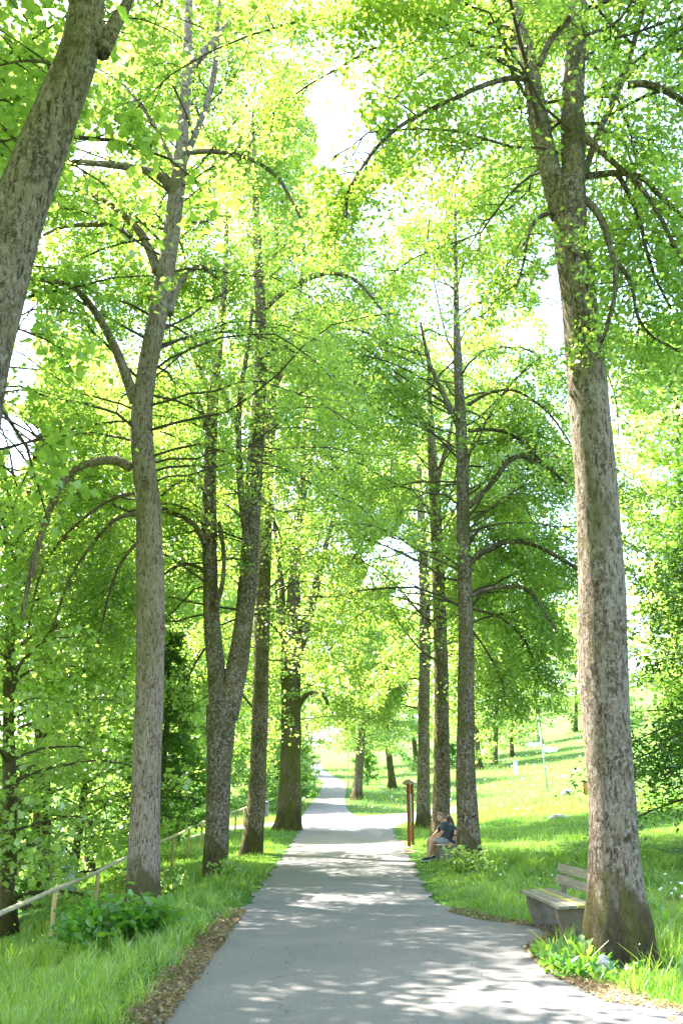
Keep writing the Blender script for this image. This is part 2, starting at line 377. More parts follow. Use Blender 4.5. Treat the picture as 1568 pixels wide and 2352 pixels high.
def hero(name, label, Y, stems, limbs, bark, crown, leaf=.085, near=False, flare=(.9, 5), group='linden trees lining the path', seed=1, mleaf='leaf', corr=.9, lown=None, front=True):
    """stems: list of pixel-measured centre lines; the first one is the trunk from the ground
    limbs: list of (points, w0, w1, dy, nshoots); crown: dict(n, z0, z1, L, droop, k, per)"""
    g = np.random.default_rng(seed); random.seed(seed); limb_corr(limbs, Y)
    P0, r0 = stem_pts(stems[0], Y)
    gz = tz(P0[0].x, Y)
    base = Vector((P0[0].x, Y, gz))
    P0 = [Vector((P0[0].x, Y, gz-.25)), Vector((P0[0].x, Y, gz+.02))]+[p for p in P0 if p.z > gz+.25]
    r0 = [r0[0]*.82]*2+r0[len(r0)-len(P0)+2:]
    root = empty(name, base, label, 'tree', group)
    off = lambda pts: [Vector(p)-base for p in pts]
    mb = MB(); mb.tube(off(P0), r0, 32 if Y < 30 else 20, 7 if Y < 30 else 5, lump=.035, flare=(flare[0], 0, .38, flare[1]))
    allst = [(P0, r0)]
    for st in stems[1:]:
        P, r = stem_pts(st, Y, .12); mb.tube(off(P), r, 16, 4, lump=.05); allst.append((P, r))
    mb.build('trunk', M[bark], root, True)
    leaves = []
    for (pp, w0, w1, dy, k) in limbs:
        n = len(pp); pts = [at(u, v, Y+dy*i/(n-1)) for i, (u, v) in enumerate(pp)]
        dd = depth(pts[0])/F; rad = [(w0+(w1-w0)*i/(n-1))/2*dd for i in range(n)]
        lb = MB(); lb.tube(off(pts), rad, 8, 4, lump=.1)
        A = np.array([p[:] for p in pts]); sh = shoots(A, g, k, crown.get('Ls', 1.3)*1.15, crown['droop']*2.6, .3)
        for s_ in sh: lb.tube(s_-np.array(base), [.013, .01, .008, .006, .004, .003], 3, 1, False)
        lb.build('branch', M[bark] if w0 > 9 else M['twig'], root, True)
        leaves.append(scatter_leaves(sh, int(crown['per']*1.5), g))
    # smaller boughs
    tw = MB(); shs = []; n = crown['n']
    for i in range(n):
        P, r = allst[i % len(allst)] if i % 3 else allst[-1]
        z = crown['z0']+(crown['z1']-crown['z0'])*((i+g.random())/n)
        cand = [(a, b) for a, b in zip(P, P[1:]) if a.z <= z < b.z]
        if cand:
            a, b = cand[0]; f = (z-a.z)/(b.z-a.z); p = a.lerp(b, f)
        else:
            cand = [(a, b) for st_ in allst for a, b in zip(st_[0], st_[0][1:]) if a.z <= z < b.z]
            if not cand: continue
            a, b = cand[i % len(cand)]; f = (z-a.z)/(b.z-a.z); p = a.lerp(b, f)
        rel = (z-crown['z0'])/(crown['z1']-crown['z0'])
        az = g.uniform(0, 2*math.pi)
        if front and rel < .8:                           # few boughs straight towards the viewer low down
            while math.sin(az) < -.55: az = g.uniform(0, 2*math.pi)
        el = .35+1.1*rel; L = crown['L']*(1-.55*rel**1.6)*g.uniform(.7, 1.15)
        A = bough(p, (math.cos(az), math.sin(az), el), L, crown['droop'], g, 9, .3)
        rr = np.linspace(crown.get('br', .028)*L/5, .009, len(A)); tw.tube(A-np.array(base), rr, 5, 1, False)
        sh = shoots(A, g, crown['k'], crown.get('Ls', 1.3)*1.15, crown['droop']*2.6)
        shs += sh
    if 'side' in crown:                                   # long low boughs hanging out over the open side
        a0, a1, zz0, zz1, m_ = crown['side']
        for i in range(m_):
            z = zz0+(zz1-zz0)*(i+g.random())/m_; cand = [(a, b) for st_ in allst for a, b in zip(st_[0], st_[0][1:]) if a.z <= z < b.z]; a, b = cand[0]
            p = a.lerp(b, (z-a.z)/(b.z-a.z)); az = g.uniform(a0, a1)
            A = bough(p, (math.cos(az), math.sin(az), g.uniform(.3, 1.5)), crown['L']*g.uniform(.7, 1.3), crown['droop']*2.4, g, 10, .26)
            tw.tube(A-np.array(base), np.linspace(.034, .008, len(A)), 5, 1, False)
            shs += shoots(A, g, crown['k']+3, 1.7, crown['droop']*3.2)
    for s_ in shs[::1]: tw.tube(s_-np.array(base), [.012, .009, .007, .005, .004, .003], 3, 1, False)
    tw.build('twigs', M['twig'], root, True)
    leaves.append(scatter_leaves(shs, int(crown['per']*1.5), g, crown.get('spread', .15)))
    P = np.concatenate(leaves); P = P[thin(P, g)]
    me = leaf_mesh('crown', P-np.array(base), leaf, near, g=g); link('crown', me, M[mleaf], root)
    return root

# centre lines measured on the photograph: (u, v, width)
T1 = [[(-95, 2100, 150), (-90, 1500, 138), (-78, 1100, 130), (-45, 850, 124), (0, 650, 120), (45, 490, 124), (88, 370, 116), (138, 235, 100), (178, 130, 88), (198, 30, 80), (206, -120, 72), (220, -350, 56), (230, -600, 40)],
      [(10, 560, 90), (-40, 440, 90), (-110, 320, 80), (-180, 100, 66), (-240, -150, 50)]]
T2 = [[(326, 2085, 84), (330, 2000, 74), (336, 1800, 67), (343, 1600, 64), (346, 1450, 66), (345, 1300, 62), (342, 1180, 58), (330, 1060, 52), (325, 980, 50), (331, 900, 46), (350, 790, 45), (370, 690, 42), (386, 590, 40), (400, 490, 38), (411, 400, 34), (421, 300, 27), (428, 180, 23), (432, 60, 20), (437, -80, 17), (445, -300, 11), (450, -500, 7)],
      [(412, 400, 16), (432, 350, 15), (452, 300, 15), (474, 240, 14), (490, 180, 13), (497, 110, 12), (505, 0, 10), (530, -150, 7)],
      [(428, 175, 20), (448, 145, 22), (470, 120, 20), (500, 80, 13), (540, 40, 9)]]
T3 = [[(493, 2012, 60), (496, 1960, 56), (500, 1880, 54), (503, 1760, 57), (506, 1680, 64), (508, 1620, 66)],
      [(506, 1640, 52), (497, 1540, 42), (488, 1440, 38), (483, 1330, 35), (481, 1200, 33), (482, 1090, 31), (486, 980, 27), (492, 890, 24), (503, 790, 20), (513, 690, 17), (519, 580, 12), (522, 470, 7)],
      [(520, 1650, 50), (541, 1550, 50), (556, 1460, 45), (567, 1370, 43), (574, 1260, 41), (580, 1150, 39), (587, 1040, 36), (594, 940, 33), (598, 840, 29), (598, 720, 25), (593, 600, 21), (588, 490, 16), (583, 380, 10), (580, 250, 6)],
      [(578, 1290, 12), (560, 1200, 15), (550, 1080, 15), (548, 980, 15), (553, 890, 13), (566, 820, 10), (580, 700, 7)]]
T4 = [[(575, 1965, 58), (583, 1910, 46), (590, 1830, 41), (595, 1700, 38), (599, 1560, 36), (602, 1430, 36), (606, 1300, 33), (611, 1150, 30), (619, 1000, 27), (627, 860, 23), (631, 720, 18), (634, 580, 12), (637, 420, 6)],
      [(628, 900, 14), (650, 840, 14), (672, 760, 12), (690, 660, 9), (700, 540, 5)]]
T5 = [[(660, 1896, 62), (664, 1860, 56), (667, 1760, 48), (668, 1640, 45), (668, 1520, 46), (671, 1440, 36), (676, 1330, 28), (683, 1220, 23), (692, 1110, 17), (699, 1000, 11), (703, 900, 6)],
      [(684, 1500, 26), (704, 1430, 23), (722, 1360, 20), (737, 1300, 16), (752, 1240, 11), (770, 1170, 6)],
      [(660, 1500, 22), (650, 1420, 17), (645, 1330, 13), (634, 1240, 9), (625, 1150, 5)],
      [(690, 1190, 12), (702, 1120, 12), (716, 1040, 10), (728, 940, 6)]]
R1 = [[(1424, 2200, 150), (1421, 2120, 134), (1416, 2050, 120), (1409, 1930, 108), (1402, 1800, 104), (1394, 1680, 108), (1385, 1540, 114), (1381, 1400, 108), (1377, 1260, 100), (1368, 1120, 96), (1356, 980, 93), (1346, 850, 87), (1334, 740, 81), (1322, 640, 80), (1310, 540, 78), (1305, 470, 80), (1304, 420, 70)],
      [(1290, 500, 50), (1268, 410, 50), (1252, 350, 46), (1238, 280, 44), (1224, 200, 40), (1208, 120, 36), (1188, 50, 30), (1180, -20, 24), (1170, -160, 18), (1150, -400, 10)],
      [(1312, 470, 60), (1316, 400, 54), (1315, 320, 54), (1314, 240, 52), (1320, 150, 48), (1325, 50, 44), (1326, -60, 40), (1330, -300, 28), (1335, -600, 14)],
      [(1322, 460, 18), (1340, 405, 16), (1364, 330, 15), (1392, 265, 15), (1420, 205, 14), (1442, 140, 13), (1462, 70, 13), (1480, 5, 12), (1500, -120, 9), (1530, -300, 6)]]
R2 = [[(1078, 1998, 64), (1077, 1950, 54), (1073, 1870, 48), (1069, 1760, 44), (1069, 1620, 39), (1070, 1480, 35), (1068, 1360, 33), (1063, 1220, 31), (1062, 1080, 28), (1058, 980, 26), (1052, 860, 21), (1048, 740, 15), (1046, 600, 9), (1044, 440, 5)],
      [(1060, 1000, 14), (1035, 940, 13), (1010, 890, 11), (985, 830, 8), (965, 740, 5)]]
R3 = [[(1010, 1935, 52), (1012, 1880, 44), (1014, 1780, 38), (1014, 1640, 34), (1011, 1480, 32), (1008, 1360, 30), (1002, 1230, 28), (997, 1120, 25), (990, 1010, 20), (986, 920, 13), (983, 800, 7)],
      [(998, 1140, 14), (1010, 1080, 12), (1030, 1010, 9), (1045, 930, 5)]]
R4 = [[(973, 1902, 40), (972, 1860, 33), (972, 1760, 28), (973, 1620, 26), (975, 1500, 26), (975, 1380, 25), (971, 1260, 21), (965, 1150, 15), (960, 1040, 9), (955, 950, 5)]]
for sp_, Y in ((T1, 8), (T2, 19.7), (T3, 25), (T4, 32), (T5, 45), (R1, 11.6), (R2, 25.5), (R3, 33), (R4, 46)):
    for st in sp_:
        if len(st) < 3: continue
        q = sorted((v, u, w) for u, v, w in st)
        CORR.append(([a[1] for a in q], [a[0] for a in q], [a[2] for a in q], depth(at(q[-1][1], q[-1][0], Y)), .86 if Y < 30 else .7))

hero('linden_tree', 'thick grey trunk leaning up out of the left edge of the frame', 8, T1,
     [([(232, 120), (262, 60), (290, 15), (320, -60), (380, -150)], 42, 14, .8, 10), ([(150, 210), (120, 150), (60, 140), (0, 150)], 10, 5, .6, 8), ([(90, 430), (60, 350), (40, 320), (-10, 330)], 9, 4, .5, 6)],
     'bark', dict(n=54, z0=9.4, z1=18, L=4.9, droop=.09, k=12, per=62, Ls=1.0, br=.018), .066, True, (.7, 5), seed=3)
hero('linden_tree', 'pale trunk behind the leafy shrub on the left verge, with long arching boughs', 19.7, T2,
     [([(312, 925), (292, 870), (262, 795), (225, 725), (190, 680), (160, 655), (95, 640)], 26, 10, -1.5, 22),
      ([(362, 625), (345, 575), (318, 530), (280, 490), (235, 458), (190, 440), (135, 432)], 24, 9, 1.2, 22),
      ([(300, 545), (270, 522), (215, 516), (150, 520), (100, 540)], 15, 7, .8, 16),
      ([(394, 440), (372, 408), (335, 392), (280, 382), (230, 376), (165, 372)], 21, 12, -1, 20),
      ([(302, 1075), (265, 1058), (215, 1062), (170, 1080), (135, 1125), (108, 1190), (80, 1270), (65, 1345), (50, 1420)], 24, 8, -.6, 22),
      ([(172, 1080), (140, 1120), (112, 1180), (92, 1250), (78, 1330)], 14, 7, -.9, 10),
      ([(388, 720), (404, 670), (428, 632), (460, 612), (500, 640)], 20, 9, 1, 14),
      ([(440, 350), (490, 348), (560, 360), (610, 385), (650, 425), (690, 500)], 13, 6, -.6, 22),
      ([(330, 1180), (270, 1190), (220, 1240), (160, 1330), (120, 1450)], 12, 5, 1.2, 26),
      ([(330, 1230), (280, 1290), (250, 1370), (225, 1480)], 10, 4, 1.5, 22),
      ([(330, 1130), (250, 1150), (150, 1230), (90, 1330), (60, 1480)], 10, 4, 2.0, 26),
      ([(400, 380), (350, 280), (290, 200), (230, 160)], 12, 5, .8, 20)],
     'bark_pale', dict(side=(1.8, 4.2, 9, 16, 10), n=80, z0=7.5, z1=26, L=6.0, droop=.12, k=12, per=80, Ls=1.25), .072, True, (.35, 5), seed=5)
hero('linden_tree', 'trunk on the left verge forking low into a dark and a pale stem', 25, T3,
     [([(470, 1250), (450, 1210), (415, 1185), (365, 1172)], 14, 8, .5, 10), ([(474, 1140), (450, 1108), (415, 1105), (370, 1140)], 11, 6, .4, 10),
      ([(474, 985), (455, 920), (425, 880), (380, 862), (340, 870)], 14, 6, .6, 12), ([(480, 920), (460, 850), (430, 790), (395, 760)], 15, 6, -.5, 12),
      ([(500, 870), (525, 930), (545, 990), (552, 1060)], 15, 10, -.2, 4), ([(497, 1400), (512, 1330), (513, 1260), (503, 1200)], 12, 9, .2, 4),
      ([(470, 1310), (430, 1295), (390, 1310), (365, 1330)], 9, 5, .6, 8), ([(470, 1490), (440, 1540), (425, 1590)], 7, 4, .6, 6),
      ([(600, 720), (640, 680), (690, 650), (750, 628), (810, 640), (860, 690), (900, 750)], 14, 5, -1.2, 24)],
     'bark_mottled', dict(side=(1.8, 4.2, 8, 14, 8), n=80, z0=6, z1=25, L=5.8, droop=.12, k=12, per=74, Ls=1.25), .086, False, (.25, 4), seed=8)
hero('linden_tree', 'slender mottled trunk between the forked tree and the stout trunk at the crossing', 32, T4,
     [([(625, 990), (655, 940), (700, 895), (745, 875), (780, 868)], 11, 5, -.6, 16), ([(618, 1180), (640, 1220), (652, 1290)], 7, 4, .3, 6),
      ([(632, 820), (670, 790), (720, 768), (790, 755), (850, 768), (880, 810)], 9, 4, -1, 20), ([(600, 1420), (630, 1440), (660, 1480)], 8, 4, .5, 6), ([(596, 1640), (560, 1600), (545, 1560)], 6, 4, .5, 6)],
     'bark_mottled', dict(n=76, z0=5.5, z1=26, L=5.8, droop=.12, k=11, per=58, Ls=1.3), .098, False, (.55, 4), seed=11)
hero('linden_tree', 'stout furrowed trunk on the left at the path crossing, branching into many upright stems', 45, T5,
     [([(684, 1628), (700, 1600), (718, 1592), (735, 1590), (746, 1600), (753, 1618)], 11, 8, -.5, 5), ([(760, 1235), (785, 1215), (830, 1218), (870, 1205)], 6, 3, -.5, 10),
      ([(640, 1420), (630, 1330), (615, 1280)], 9, 5, .4, 6)],
     'bark_dark', dict(n=76, z0=4.5, z1=27, L=6.0, droop=.12, k=11, per=56, Ls=1.4), .118, False, (.55, 6), seed=13)
hero('linden_tree', 'thick grey trunk on the right beside the near bench, forking into three stems high up', 11.6, R1,
     [([(1338, 455), (1365, 480), (1385, 515), (1398, 560), (1412, 620), (1410, 680), (1396, 740), (1380, 785)], 20, 7, -.5, 12),
      ([(1412, 600), (1435, 625), (1452, 665), (1465, 730), (1500, 775), (1560, 808)], 13, 5, .4, 14),
      ([(1350, 405), (1380, 400), (1430, 398), (1475, 410), (1510, 445), (1568, 500), (1620, 560)], 17, 10, .5, 18),
      ([(1340, 310), (1375, 345), (1420, 385), (1470, 430), (1510, 490), (1545, 560), (1590, 640)], 16, 9, -.3, 18),
      ([(1415, 398), (1440, 440), (1468, 505), (1482, 570), (1505, 640), (1540, 710)], 13, 6, .6, 14),
      ([(1440, 195), (1475, 192), (1520, 205), (1570, 235), (1640, 300)], 20, 14, -.2, 14),
      ([(1222, 185), (1170, 180), (1100, 200), (1040, 228), (970, 260), (905, 300), (860, 345), (825, 395), (800, 440), (795, 500)], 15, 5, -.6, 36),
      ([(1272, 485), (1240, 497), (1220, 520), (1208, 560), (1200, 610), (1185, 660)], 12, 4, -.4, 10),
      ([(1236, 150), (1262, 95), (1290, 62), (1310, 40)], 16, 14, -.2, 5),
      ([(1180, 90), (1120, 80), (1030, 50), (960, 25), (890, 5), (820, -10)], 8, 4, -.5, 26),
      ([(1345, 80), (1400, 60), (1440, 20), (1480, -60)], 9, 5, .4, 12),
      ([(1120, 290), (1100, 330), (1060, 345), (1020, 320)], 7, 4, .2, 8),
      ([(1335, 520), (1350, 600), (1345, 640)], 4, 2, .2, 4),
      ([(1345, 130), (1400, 200), (1440, 280), (1460, 380)], 8, 4, -.3, 14)],
     'bark', dict(side=(2.0, 4.1, 10.5, 15, 7), n=68, z0=10.0, z1=20, L=5.7, droop=.12, k=12, per=92, Ls=1.1), .064, True, (.62, 7), seed=21)
hero('linden_tree', 'lichen-spotted trunk on the right directly behind the bench the couple sit on', 25.5, R2,
     [([(1072, 1165), (1105, 1135), (1135, 1100), (1165, 1062), (1195, 1048), (1240, 1062), (1300, 1110)], 15, 6, -.6, 26),
      ([(1075, 1300), (1100, 1270), (1140, 1250), (1190, 1243), (1240, 1258), (1290, 1285), (1330, 1310)], 13, 9, -.5, 26),
      ([(1082, 1370), (1115, 1355), (1160, 1348), (1205, 1352), (1235, 1380), (1258, 1420), (1280, 1452)], 11, 6, -.8, 26),
      ([(1075, 990), (1120, 987), (1165, 995), (1205, 1020), (1250, 1070)], 10, 5, .6, 22), ([(1080, 1240), (1110, 1210), (1140, 1230), (1160, 1290)], 8, 4, .5, 16),
      ([(1075, 930), (1130, 900), (1190, 900), (1260, 950), (1310, 1020)], 10, 4, .5, 26), ([(1085, 1450), (1120, 1500), (1150, 1560), (1160, 1620)], 6, 3, .8, 18), ([(1085, 1400), (1150, 1420), (1210, 1480), (1240, 1560)], 7, 3, 1.2, 24)],
     'bark_mottled', dict(side=(-.9, 1.5, 6, 14, 14), n=84, z0=6, z1=23, L=6.0, droop=.14, k=12, per=72, Ls=1.3), .086, False, (.55, 4), seed=23)
hero('linden_tree', 'brown trunk on the right just beyond the seated couple, middle of three close trunks', 33, R3,
     [([(1030, 1420), (1050, 1400), (1070, 1410)], 6, 4, .2, 3), ([(992, 1180), (960, 1172), (920, 1172), (880, 1185), (850, 1215), (825, 1260), (800, 1300)], 7, 3, -.8, 22),
      ([(990, 1000), (960, 960), (900, 880), (850, 870), (800, 880)], 8, 3, -.8, 24)],
     'bark_mottled', dict(side=(-.9, 1.0, 7, 14, 10), n=72, z0=6, z1=25, L=6.0, droop=.12, k=11, per=52, Ls=1.3), .12, False, (.4, 4), seed=25)
hero('linden_tree', 'slim trunk on the right beyond the brown info post, farthest of three close trunks', 46, R4,
     [([(965, 1500), (940, 1490), (905, 1510), (880, 1560)], 7, 3, -.4, 12), ([(968, 1560), (940, 1560), (905, 1590), (880, 1640)], 6, 3, -.4, 12), ([(970, 1380), (955, 1360), (950, 1375)], 4, 2, -.2, 2)],
     'bark_mottled', dict(side=(-.8, 1.2, 7, 14, 12), n=72, z0=5.5, z1=25, L=6.0, droop=.12, k=11, per=50, Ls=1.4), .14, False, (.8, 4), seed=27)

# ------------------------------------------------------------------ trees by kind
def make_tree(kind, seed, h, r, z0, nb, k, per, leaf, tr=.25, mleaf='leaf_far', bark='bark_dark', droop=.1, lean=0, clear=False):
    "builds trunk, twigs and crown meshes round the origin; returns them"
    g = np.random.default_rng(seed); random.seed(seed)
    mb = MB(); pts = [Vector((0, 0, -.4))]+[Vector((lean*t*h+.02*h*math.sin(t*5+seed), .02*h*math.cos(t*4+seed), t*h)) for t in np.linspace(0.001, .96, 8)]
    rad = [tr*1.05]+[tr*(1-t)**.8+.02 for t in np.linspace(0, .96, 8)]
    mb.tube(pts, rad, 12, 3, lump=.06, flare=(.7, 0, .4, 5)); tw = MB(); shs = []
    for i in range(nb):
        t = z0+(1-z0)*(i+g.random())/nb; z = t*h; j = min(int(t/.96*7), 6); p = pts[1+j].lerp(pts[2+j], min(max(t/.96*7-j, 0), 1))
        rel = (t-z0)/(1-z0); az = i*2.4+g.uniform(-.5, .5)
        if kind == 'conifer':
            L = r*(1.05-rel)**.8*g.uniform(.75, 1.1); A = bough(p, (math.cos(az), math.sin(az), -.05+.3*rel), L, .07, g, 7, .08)
        else:
            L = r*math.sin(math.pi*min(.16+.84*(rel*.85+.1), 1))**.6*g.uniform(.7, 1.2); A = bough(p, (math.cos(az), math.sin(az), .3+1.1*rel), L, droop, g, 7)
        (mb if (i % 3 == 0 and kind != 'conifer') else tw).tube(A, np.linspace(.028*L/3+.012, .012, len(A)), 5, 1, False)
        shs += shoots(A, g, k, r*.26, droop*1.4, .12)
    for s_ in shs: tw.tube(s_, [.016, .013, .01, .008, .006, .005], 3, 1, False)
    P = scatter_leaves(shs, per, g, r*.045)
    cl = np.sin(P[:, 0]*1.9+seed)+np.sin(P[:, 1]*2.1-P[:, 2]*.8)+np.sin(P[:, 2]*1.7+P[:, 0])
    return mb, tw, P, cl, leaf
def place_tree(name, pack, loc, rz, sc, label, group, bark='bark_dark', mleaf='leaf_far', cat='tree', aspect=.85, unique=True, flat=.75, near=False):
    mb, tw, P, cl, leaf = pack
    root = empty(name, (loc[0], loc[1], tz(*loc)), label, cat, group); root.rotation_euler.z = rz
    if 'meshes' not in cache(pack):
        a = mb.build('trunk', M[bark], root, True); b = tw.build('twigs', M['twig'], root, True)
        cache(pack)['meshes'] = (a.data, b.data)
    else:
        a = link('trunk', cache(pack)['meshes'][0], None, root); b = link('twigs', cache(pack)['meshes'][1], None, root)
    # crown is cut to the openings of the canopy, so each tree has its own
    c_, s_ = math.cos(rz), math.sin(rz); Q = P*sc
    W = np.stack([Q[:, 0]*c_-Q[:, 1]*s_+loc[0], Q[:, 0]*s_+Q[:, 1]*c_+loc[1], Q[:, 2]+root.location.z], 1)
    g = np.random.default_rng(int(abs(loc[0]*37+loc[1]*101)*10)); kp = thin(W, g)
    me = leaf_mesh('crown', P[kp], leaf, near, aspect=aspect, g=g, flat=flat); link('crown', me, M[mleaf], root)
    root.scale = (sc, sc, sc); return root
_c = {}
def cache(p): return _c.setdefault(id(p), {})

A_ = make_tree('leafy', 101, 17, 5.0, .12, 70, 9, 38, .2, .26)
B_ = make_tree('leafy', 102, 15, 4.6, .06, 64, 9, 36, .18, .2, droop=.14)
C_ = make_tree('leafy', 103, 22, 5.6, .14, 78, 10, 42, .22, .33)
D_ = make_tree('leafy', 104, 11, 3.8, .03, 52, 8, 34, .16, .13, droop=.16)
HI_ = make_tree('leafy', 105, 20, 5.4, .27, 80, 10, 52, .2, .2, droop=.15)
packs = dict(A=A_, B=B_, C=C_, D=D_)
wood = [  # x, y, kind, scale, label
 (-7.2, 22, 'B', .8, 'mossy leaning tree just beyond the wooden rail, its trunk lit yellow-green on one side'),
 (-9.6, 18.5, 'D', .8, 'dark thin tree at the left edge of the frame beyond the rail'),
 (-11.5, 26, 'A', .78, 'leafy tree in the wood behind the mossy leaning tree'),
 (-8.0, 31, 'D', .95, 'low leafy tree overhanging the rail behind the pale trunk'),
 (-9.5, 39, 'B', .85, 'yellow-green tree over the sloping rail, left of the forked trunk'),
 (-11.5, 48, 'C', .72, 'tall tree filling the gap left of the forked trunk'),
 (-8.0, 65, 'D', 1.1, 'thin-stemmed tree just left of the stout trunk at the crossing'),
 (-10.5, 66, 'A', .95, 'leafy tree seen between the forked trunk and the slender mottled trunk'),
 (-5.6, 72, 'B', .8, 'leafy tree overhanging the left side of the far path'),
 (-15, 80, 'C', .85, 'tall pale green tree behind the crossing on the left'),
 (-6.4, 86, 'D', 1.2, 'bushy tree leaning over the far path where it narrows'),
 (-10, 100, 'A', 1.15, 'leafy tree at the left of the path near its crest'),
 (-5.8, 125, 'A', 1.1, 'leafy tree beside the crest of the far path'),
 (3.0, 150, 'A', 1.3, 'distant tree straight above the crest of the path'),
 (-13, 150, 'C', 1.2, 'distant tree closing the avenue left of the crest'),
 (9, 128, 'C', 1.0, 'distant leafy tree right of the small park tree'),
 (15, 140, 'A', 1.25, 'distant leafy tree above the shaded hollow of the meadow'),
 (22, 128, 'B', 1.2, 'bushy tree at the back of the meadow above the white post'),
 (30, 150, 'C', 1.1, 'tall tree on the hill behind the leaning signpost'),
 (41, 158, 'A', 1.3, 'tree on the hill top just left of the thick right trunk'),
 (39, 166, 'A', 1.2, 'tree on the hill crest seen just left of the thick right trunk, behind the signpost'),
 (57, 168, 'C', 1.1, 'tree on the hill crest seen just right of the thick right trunk'),
 (68, 160, 'A', 1.3, 'tree on the hill crest at the right edge of the frame'),
 (50, 120, 'C', 1.1, 'pale green tree on the hill right of the thick right trunk'),
 (30, 62, 'C', 1.0, 'yellow-green tree behind the dark conifer at the right edge'),
 (-9.0, 30, 'C', .8, 'tall tree whose drooping boughs hang left of the pale trunk'),
 (-8.5, 46, 'C', .95, 'tall tree standing behind the forked trunk'),
 (-8.5, 72, 'C', 1.05, 'tall tree behind the stout trunk at the crossing'),
 (-5.2, 90, 'C', 1.1, 'tall tree arching over the far path from the left'),
 (4.5, 96, 'C', 1.0, 'tall tree behind the small park tree'),
 (15.5, 41, 'C', .95, 'tall leafy tree rising right behind the thick right trunk, over the dark conifer'),
 (17.5, 46, 'A', .82, 'light green tree between the thick right trunk and the dark conifer'),
]
for i, (x, y, k, s, lab, *hi) in enumerate(wood):
    place_tree('broadleaf_tree', packs[k] if not hi else HI_, (x, y), i*1.3, s, lab, 'leafy trees behind and beside the avenue')
# small park tree right of the far path and the two in the meadow
P1 = make_tree('leafy', 201, 18, 5.5, .2, 60, 9, 40, .2, .42, droop=.13)
place_tree('park_tree', P1, (1.3, 78), .4, .92, 'park tree with a low fork standing in the grass right of the far path', 'trees standing in the meadow', 'bark_mottled')
P2 = make_tree('leafy', 202, 20, 5.2, .19, 54, 9, 34, .25, .3, droop=.13)
place_tree('park_tree', P2, (17.8, 116), 1.4, .95, 'dark-trunked meadow tree, right one of the distant pair', 'trees standing in the meadow', 'bark_dark')
place_tree('park_tree', P2, (15.6, 113), 3.4, 1.0, 'pale-trunked meadow tree, left one of the distant pair', 'trees standing in the meadow', 'bark_dark')
place_tree('park_tree', P2, (2.9, 122), 5.1, .8, 'far small tree seen left of the park tree beside the path crest', 'trees standing in the meadow', 'bark_dark')
# conifers
K1 = make_tree('conifer', 301, 15, 5.6, .1, 130, 16, 56, .2, .32, droop=.12)
place_tree('conifer_tree', K1, (12.0, 25.5), .6, 1.0, 'dark drooping conifer at the right edge behind the thick trunk', None, 'needle_bark', 'needle', aspect=.33, flat=.5)
K2 = make_tree('conifer', 302, 9.5, 2.2, .2, 60, 11, 20, .17, .2, droop=.14)
place_tree('conifer_tree', K2, (-5.1, 28.5), 2.0, .72, 'dark evergreen hanging behind the pale left trunk, its root flare showing', None, 'bark_dark', 'needle', aspect=.4, flat=.5)
# out of the frame, behind and beside the camera: unseen trees added to shade the foreground
S1 = make_tree('leafy', 401, 21, 5.6, .4, 60, 9, 56, .17, .3, droop=.12)
for i, (x, y) in enumerate([(-3.8, 1.5), (3.9, 2.5), (-10.5, 7), (-4.2, -6), (-12, -2), (-9.3, 18), (-7.0, 12.8), (-1.5, -3)]):
    place_tree('linden_tree', S1, (x, y), i*1.7, .95, 'unseen tree added outside the frame so its crown shades the near path', 'unseen trees added to shade the foreground', 'bark', 'leaf')

# undergrowth along the wood
U_ = make_tree('leafy', 501, 3.2, 1.9, .03, 26, 6, 34, .13, .04, droop=.12)
ug = [(-6.6, 34, 'low bush behind the rail just right of the pale trunk'), (-6.5, 41, 'low bush behind the rail left of the forked trunk'), (-4.9, 60, 'bush behind the stout trunk at the crossing'),
      (-3.6, 66, 'bush left of the far path nearest the crossing'), (-3.4, 73, 'bush beside the left edge of the far path, second along'), (-3.3, 82, 'bush beside the left edge of the far path, third along'),
      (-3.6, 92, 'bush beside the left edge of the far path, last before the crest'), (-8.5, 25, 'low bush under the mossy leaning tree'), (-8.2, 19.5, 'bush at the far left below the rail'), (-11, 33, 'bush deep in the shade of the left wood'),
      (2.6, 103, 'small bush right of the far path near the crest'), (14, 128, 'dark bush in the shaded hollow behind the distant pair of trees'), (19, 132, 'dark bush at the back of the meadow beneath the hill'), (-9, 52, 'bush in the wood left of the crossing')]
for i, (x, y, lab) in enumerate(ug):
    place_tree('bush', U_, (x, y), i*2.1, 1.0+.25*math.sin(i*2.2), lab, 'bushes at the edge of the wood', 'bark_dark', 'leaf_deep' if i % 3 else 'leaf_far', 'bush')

# ------------------------------------------------------------------ ground
xs = np.concatenate([np.arange(-140, -12, 4.), np.arange(-12, 12, .4), np.arange(12, 40, 1.), np.arange(40, 200, 5.)])
ys = np.concatenate([np.arange(-60, 2, 4.), np.arange(2, 60, .5), np.arange(60, 130, 1.), np.arange(130, 420, 6.)])
XX, YY = np.meshgrid(xs, ys); V = np.stack([XX, YY, TZ(XX, YY)], -1).reshape(-1, 3); nx = len(xs)
a = (np.arange(len(ys)-1)[:, None]*nx+np.arange(nx-1)[None]).ravel()
me = npmesh('ground', V, np.stack([a, a+1, a+1+nx, a+nx], 1)); me.polygons.foreach_set('use_smooth', [True]*len(me.polygons))
tag(link('ground', me, M['ground']), kind='structure')
def strip(name, rows, lift, m):
    "rows: list of point rows (x,y)"
    A = np.array(rows); n, k = A.shape[:2]
    V = np.concatenate([A, (TZ(A[..., 0], A[..., 1])+lift)[..., None]], -1).reshape(-1, 3)
    a = (np.arange(n-1)[:, None]*k+np.arange(k-1)[None]).ravel()
    me = npmesh(name, V, np.stack([a, a+1, a+1+k, a+k], 1)); me.polygons.foreach_set('use_smooth', [True]*len(me.polygons))
    return tag(link(name, me, m), kind='structure')
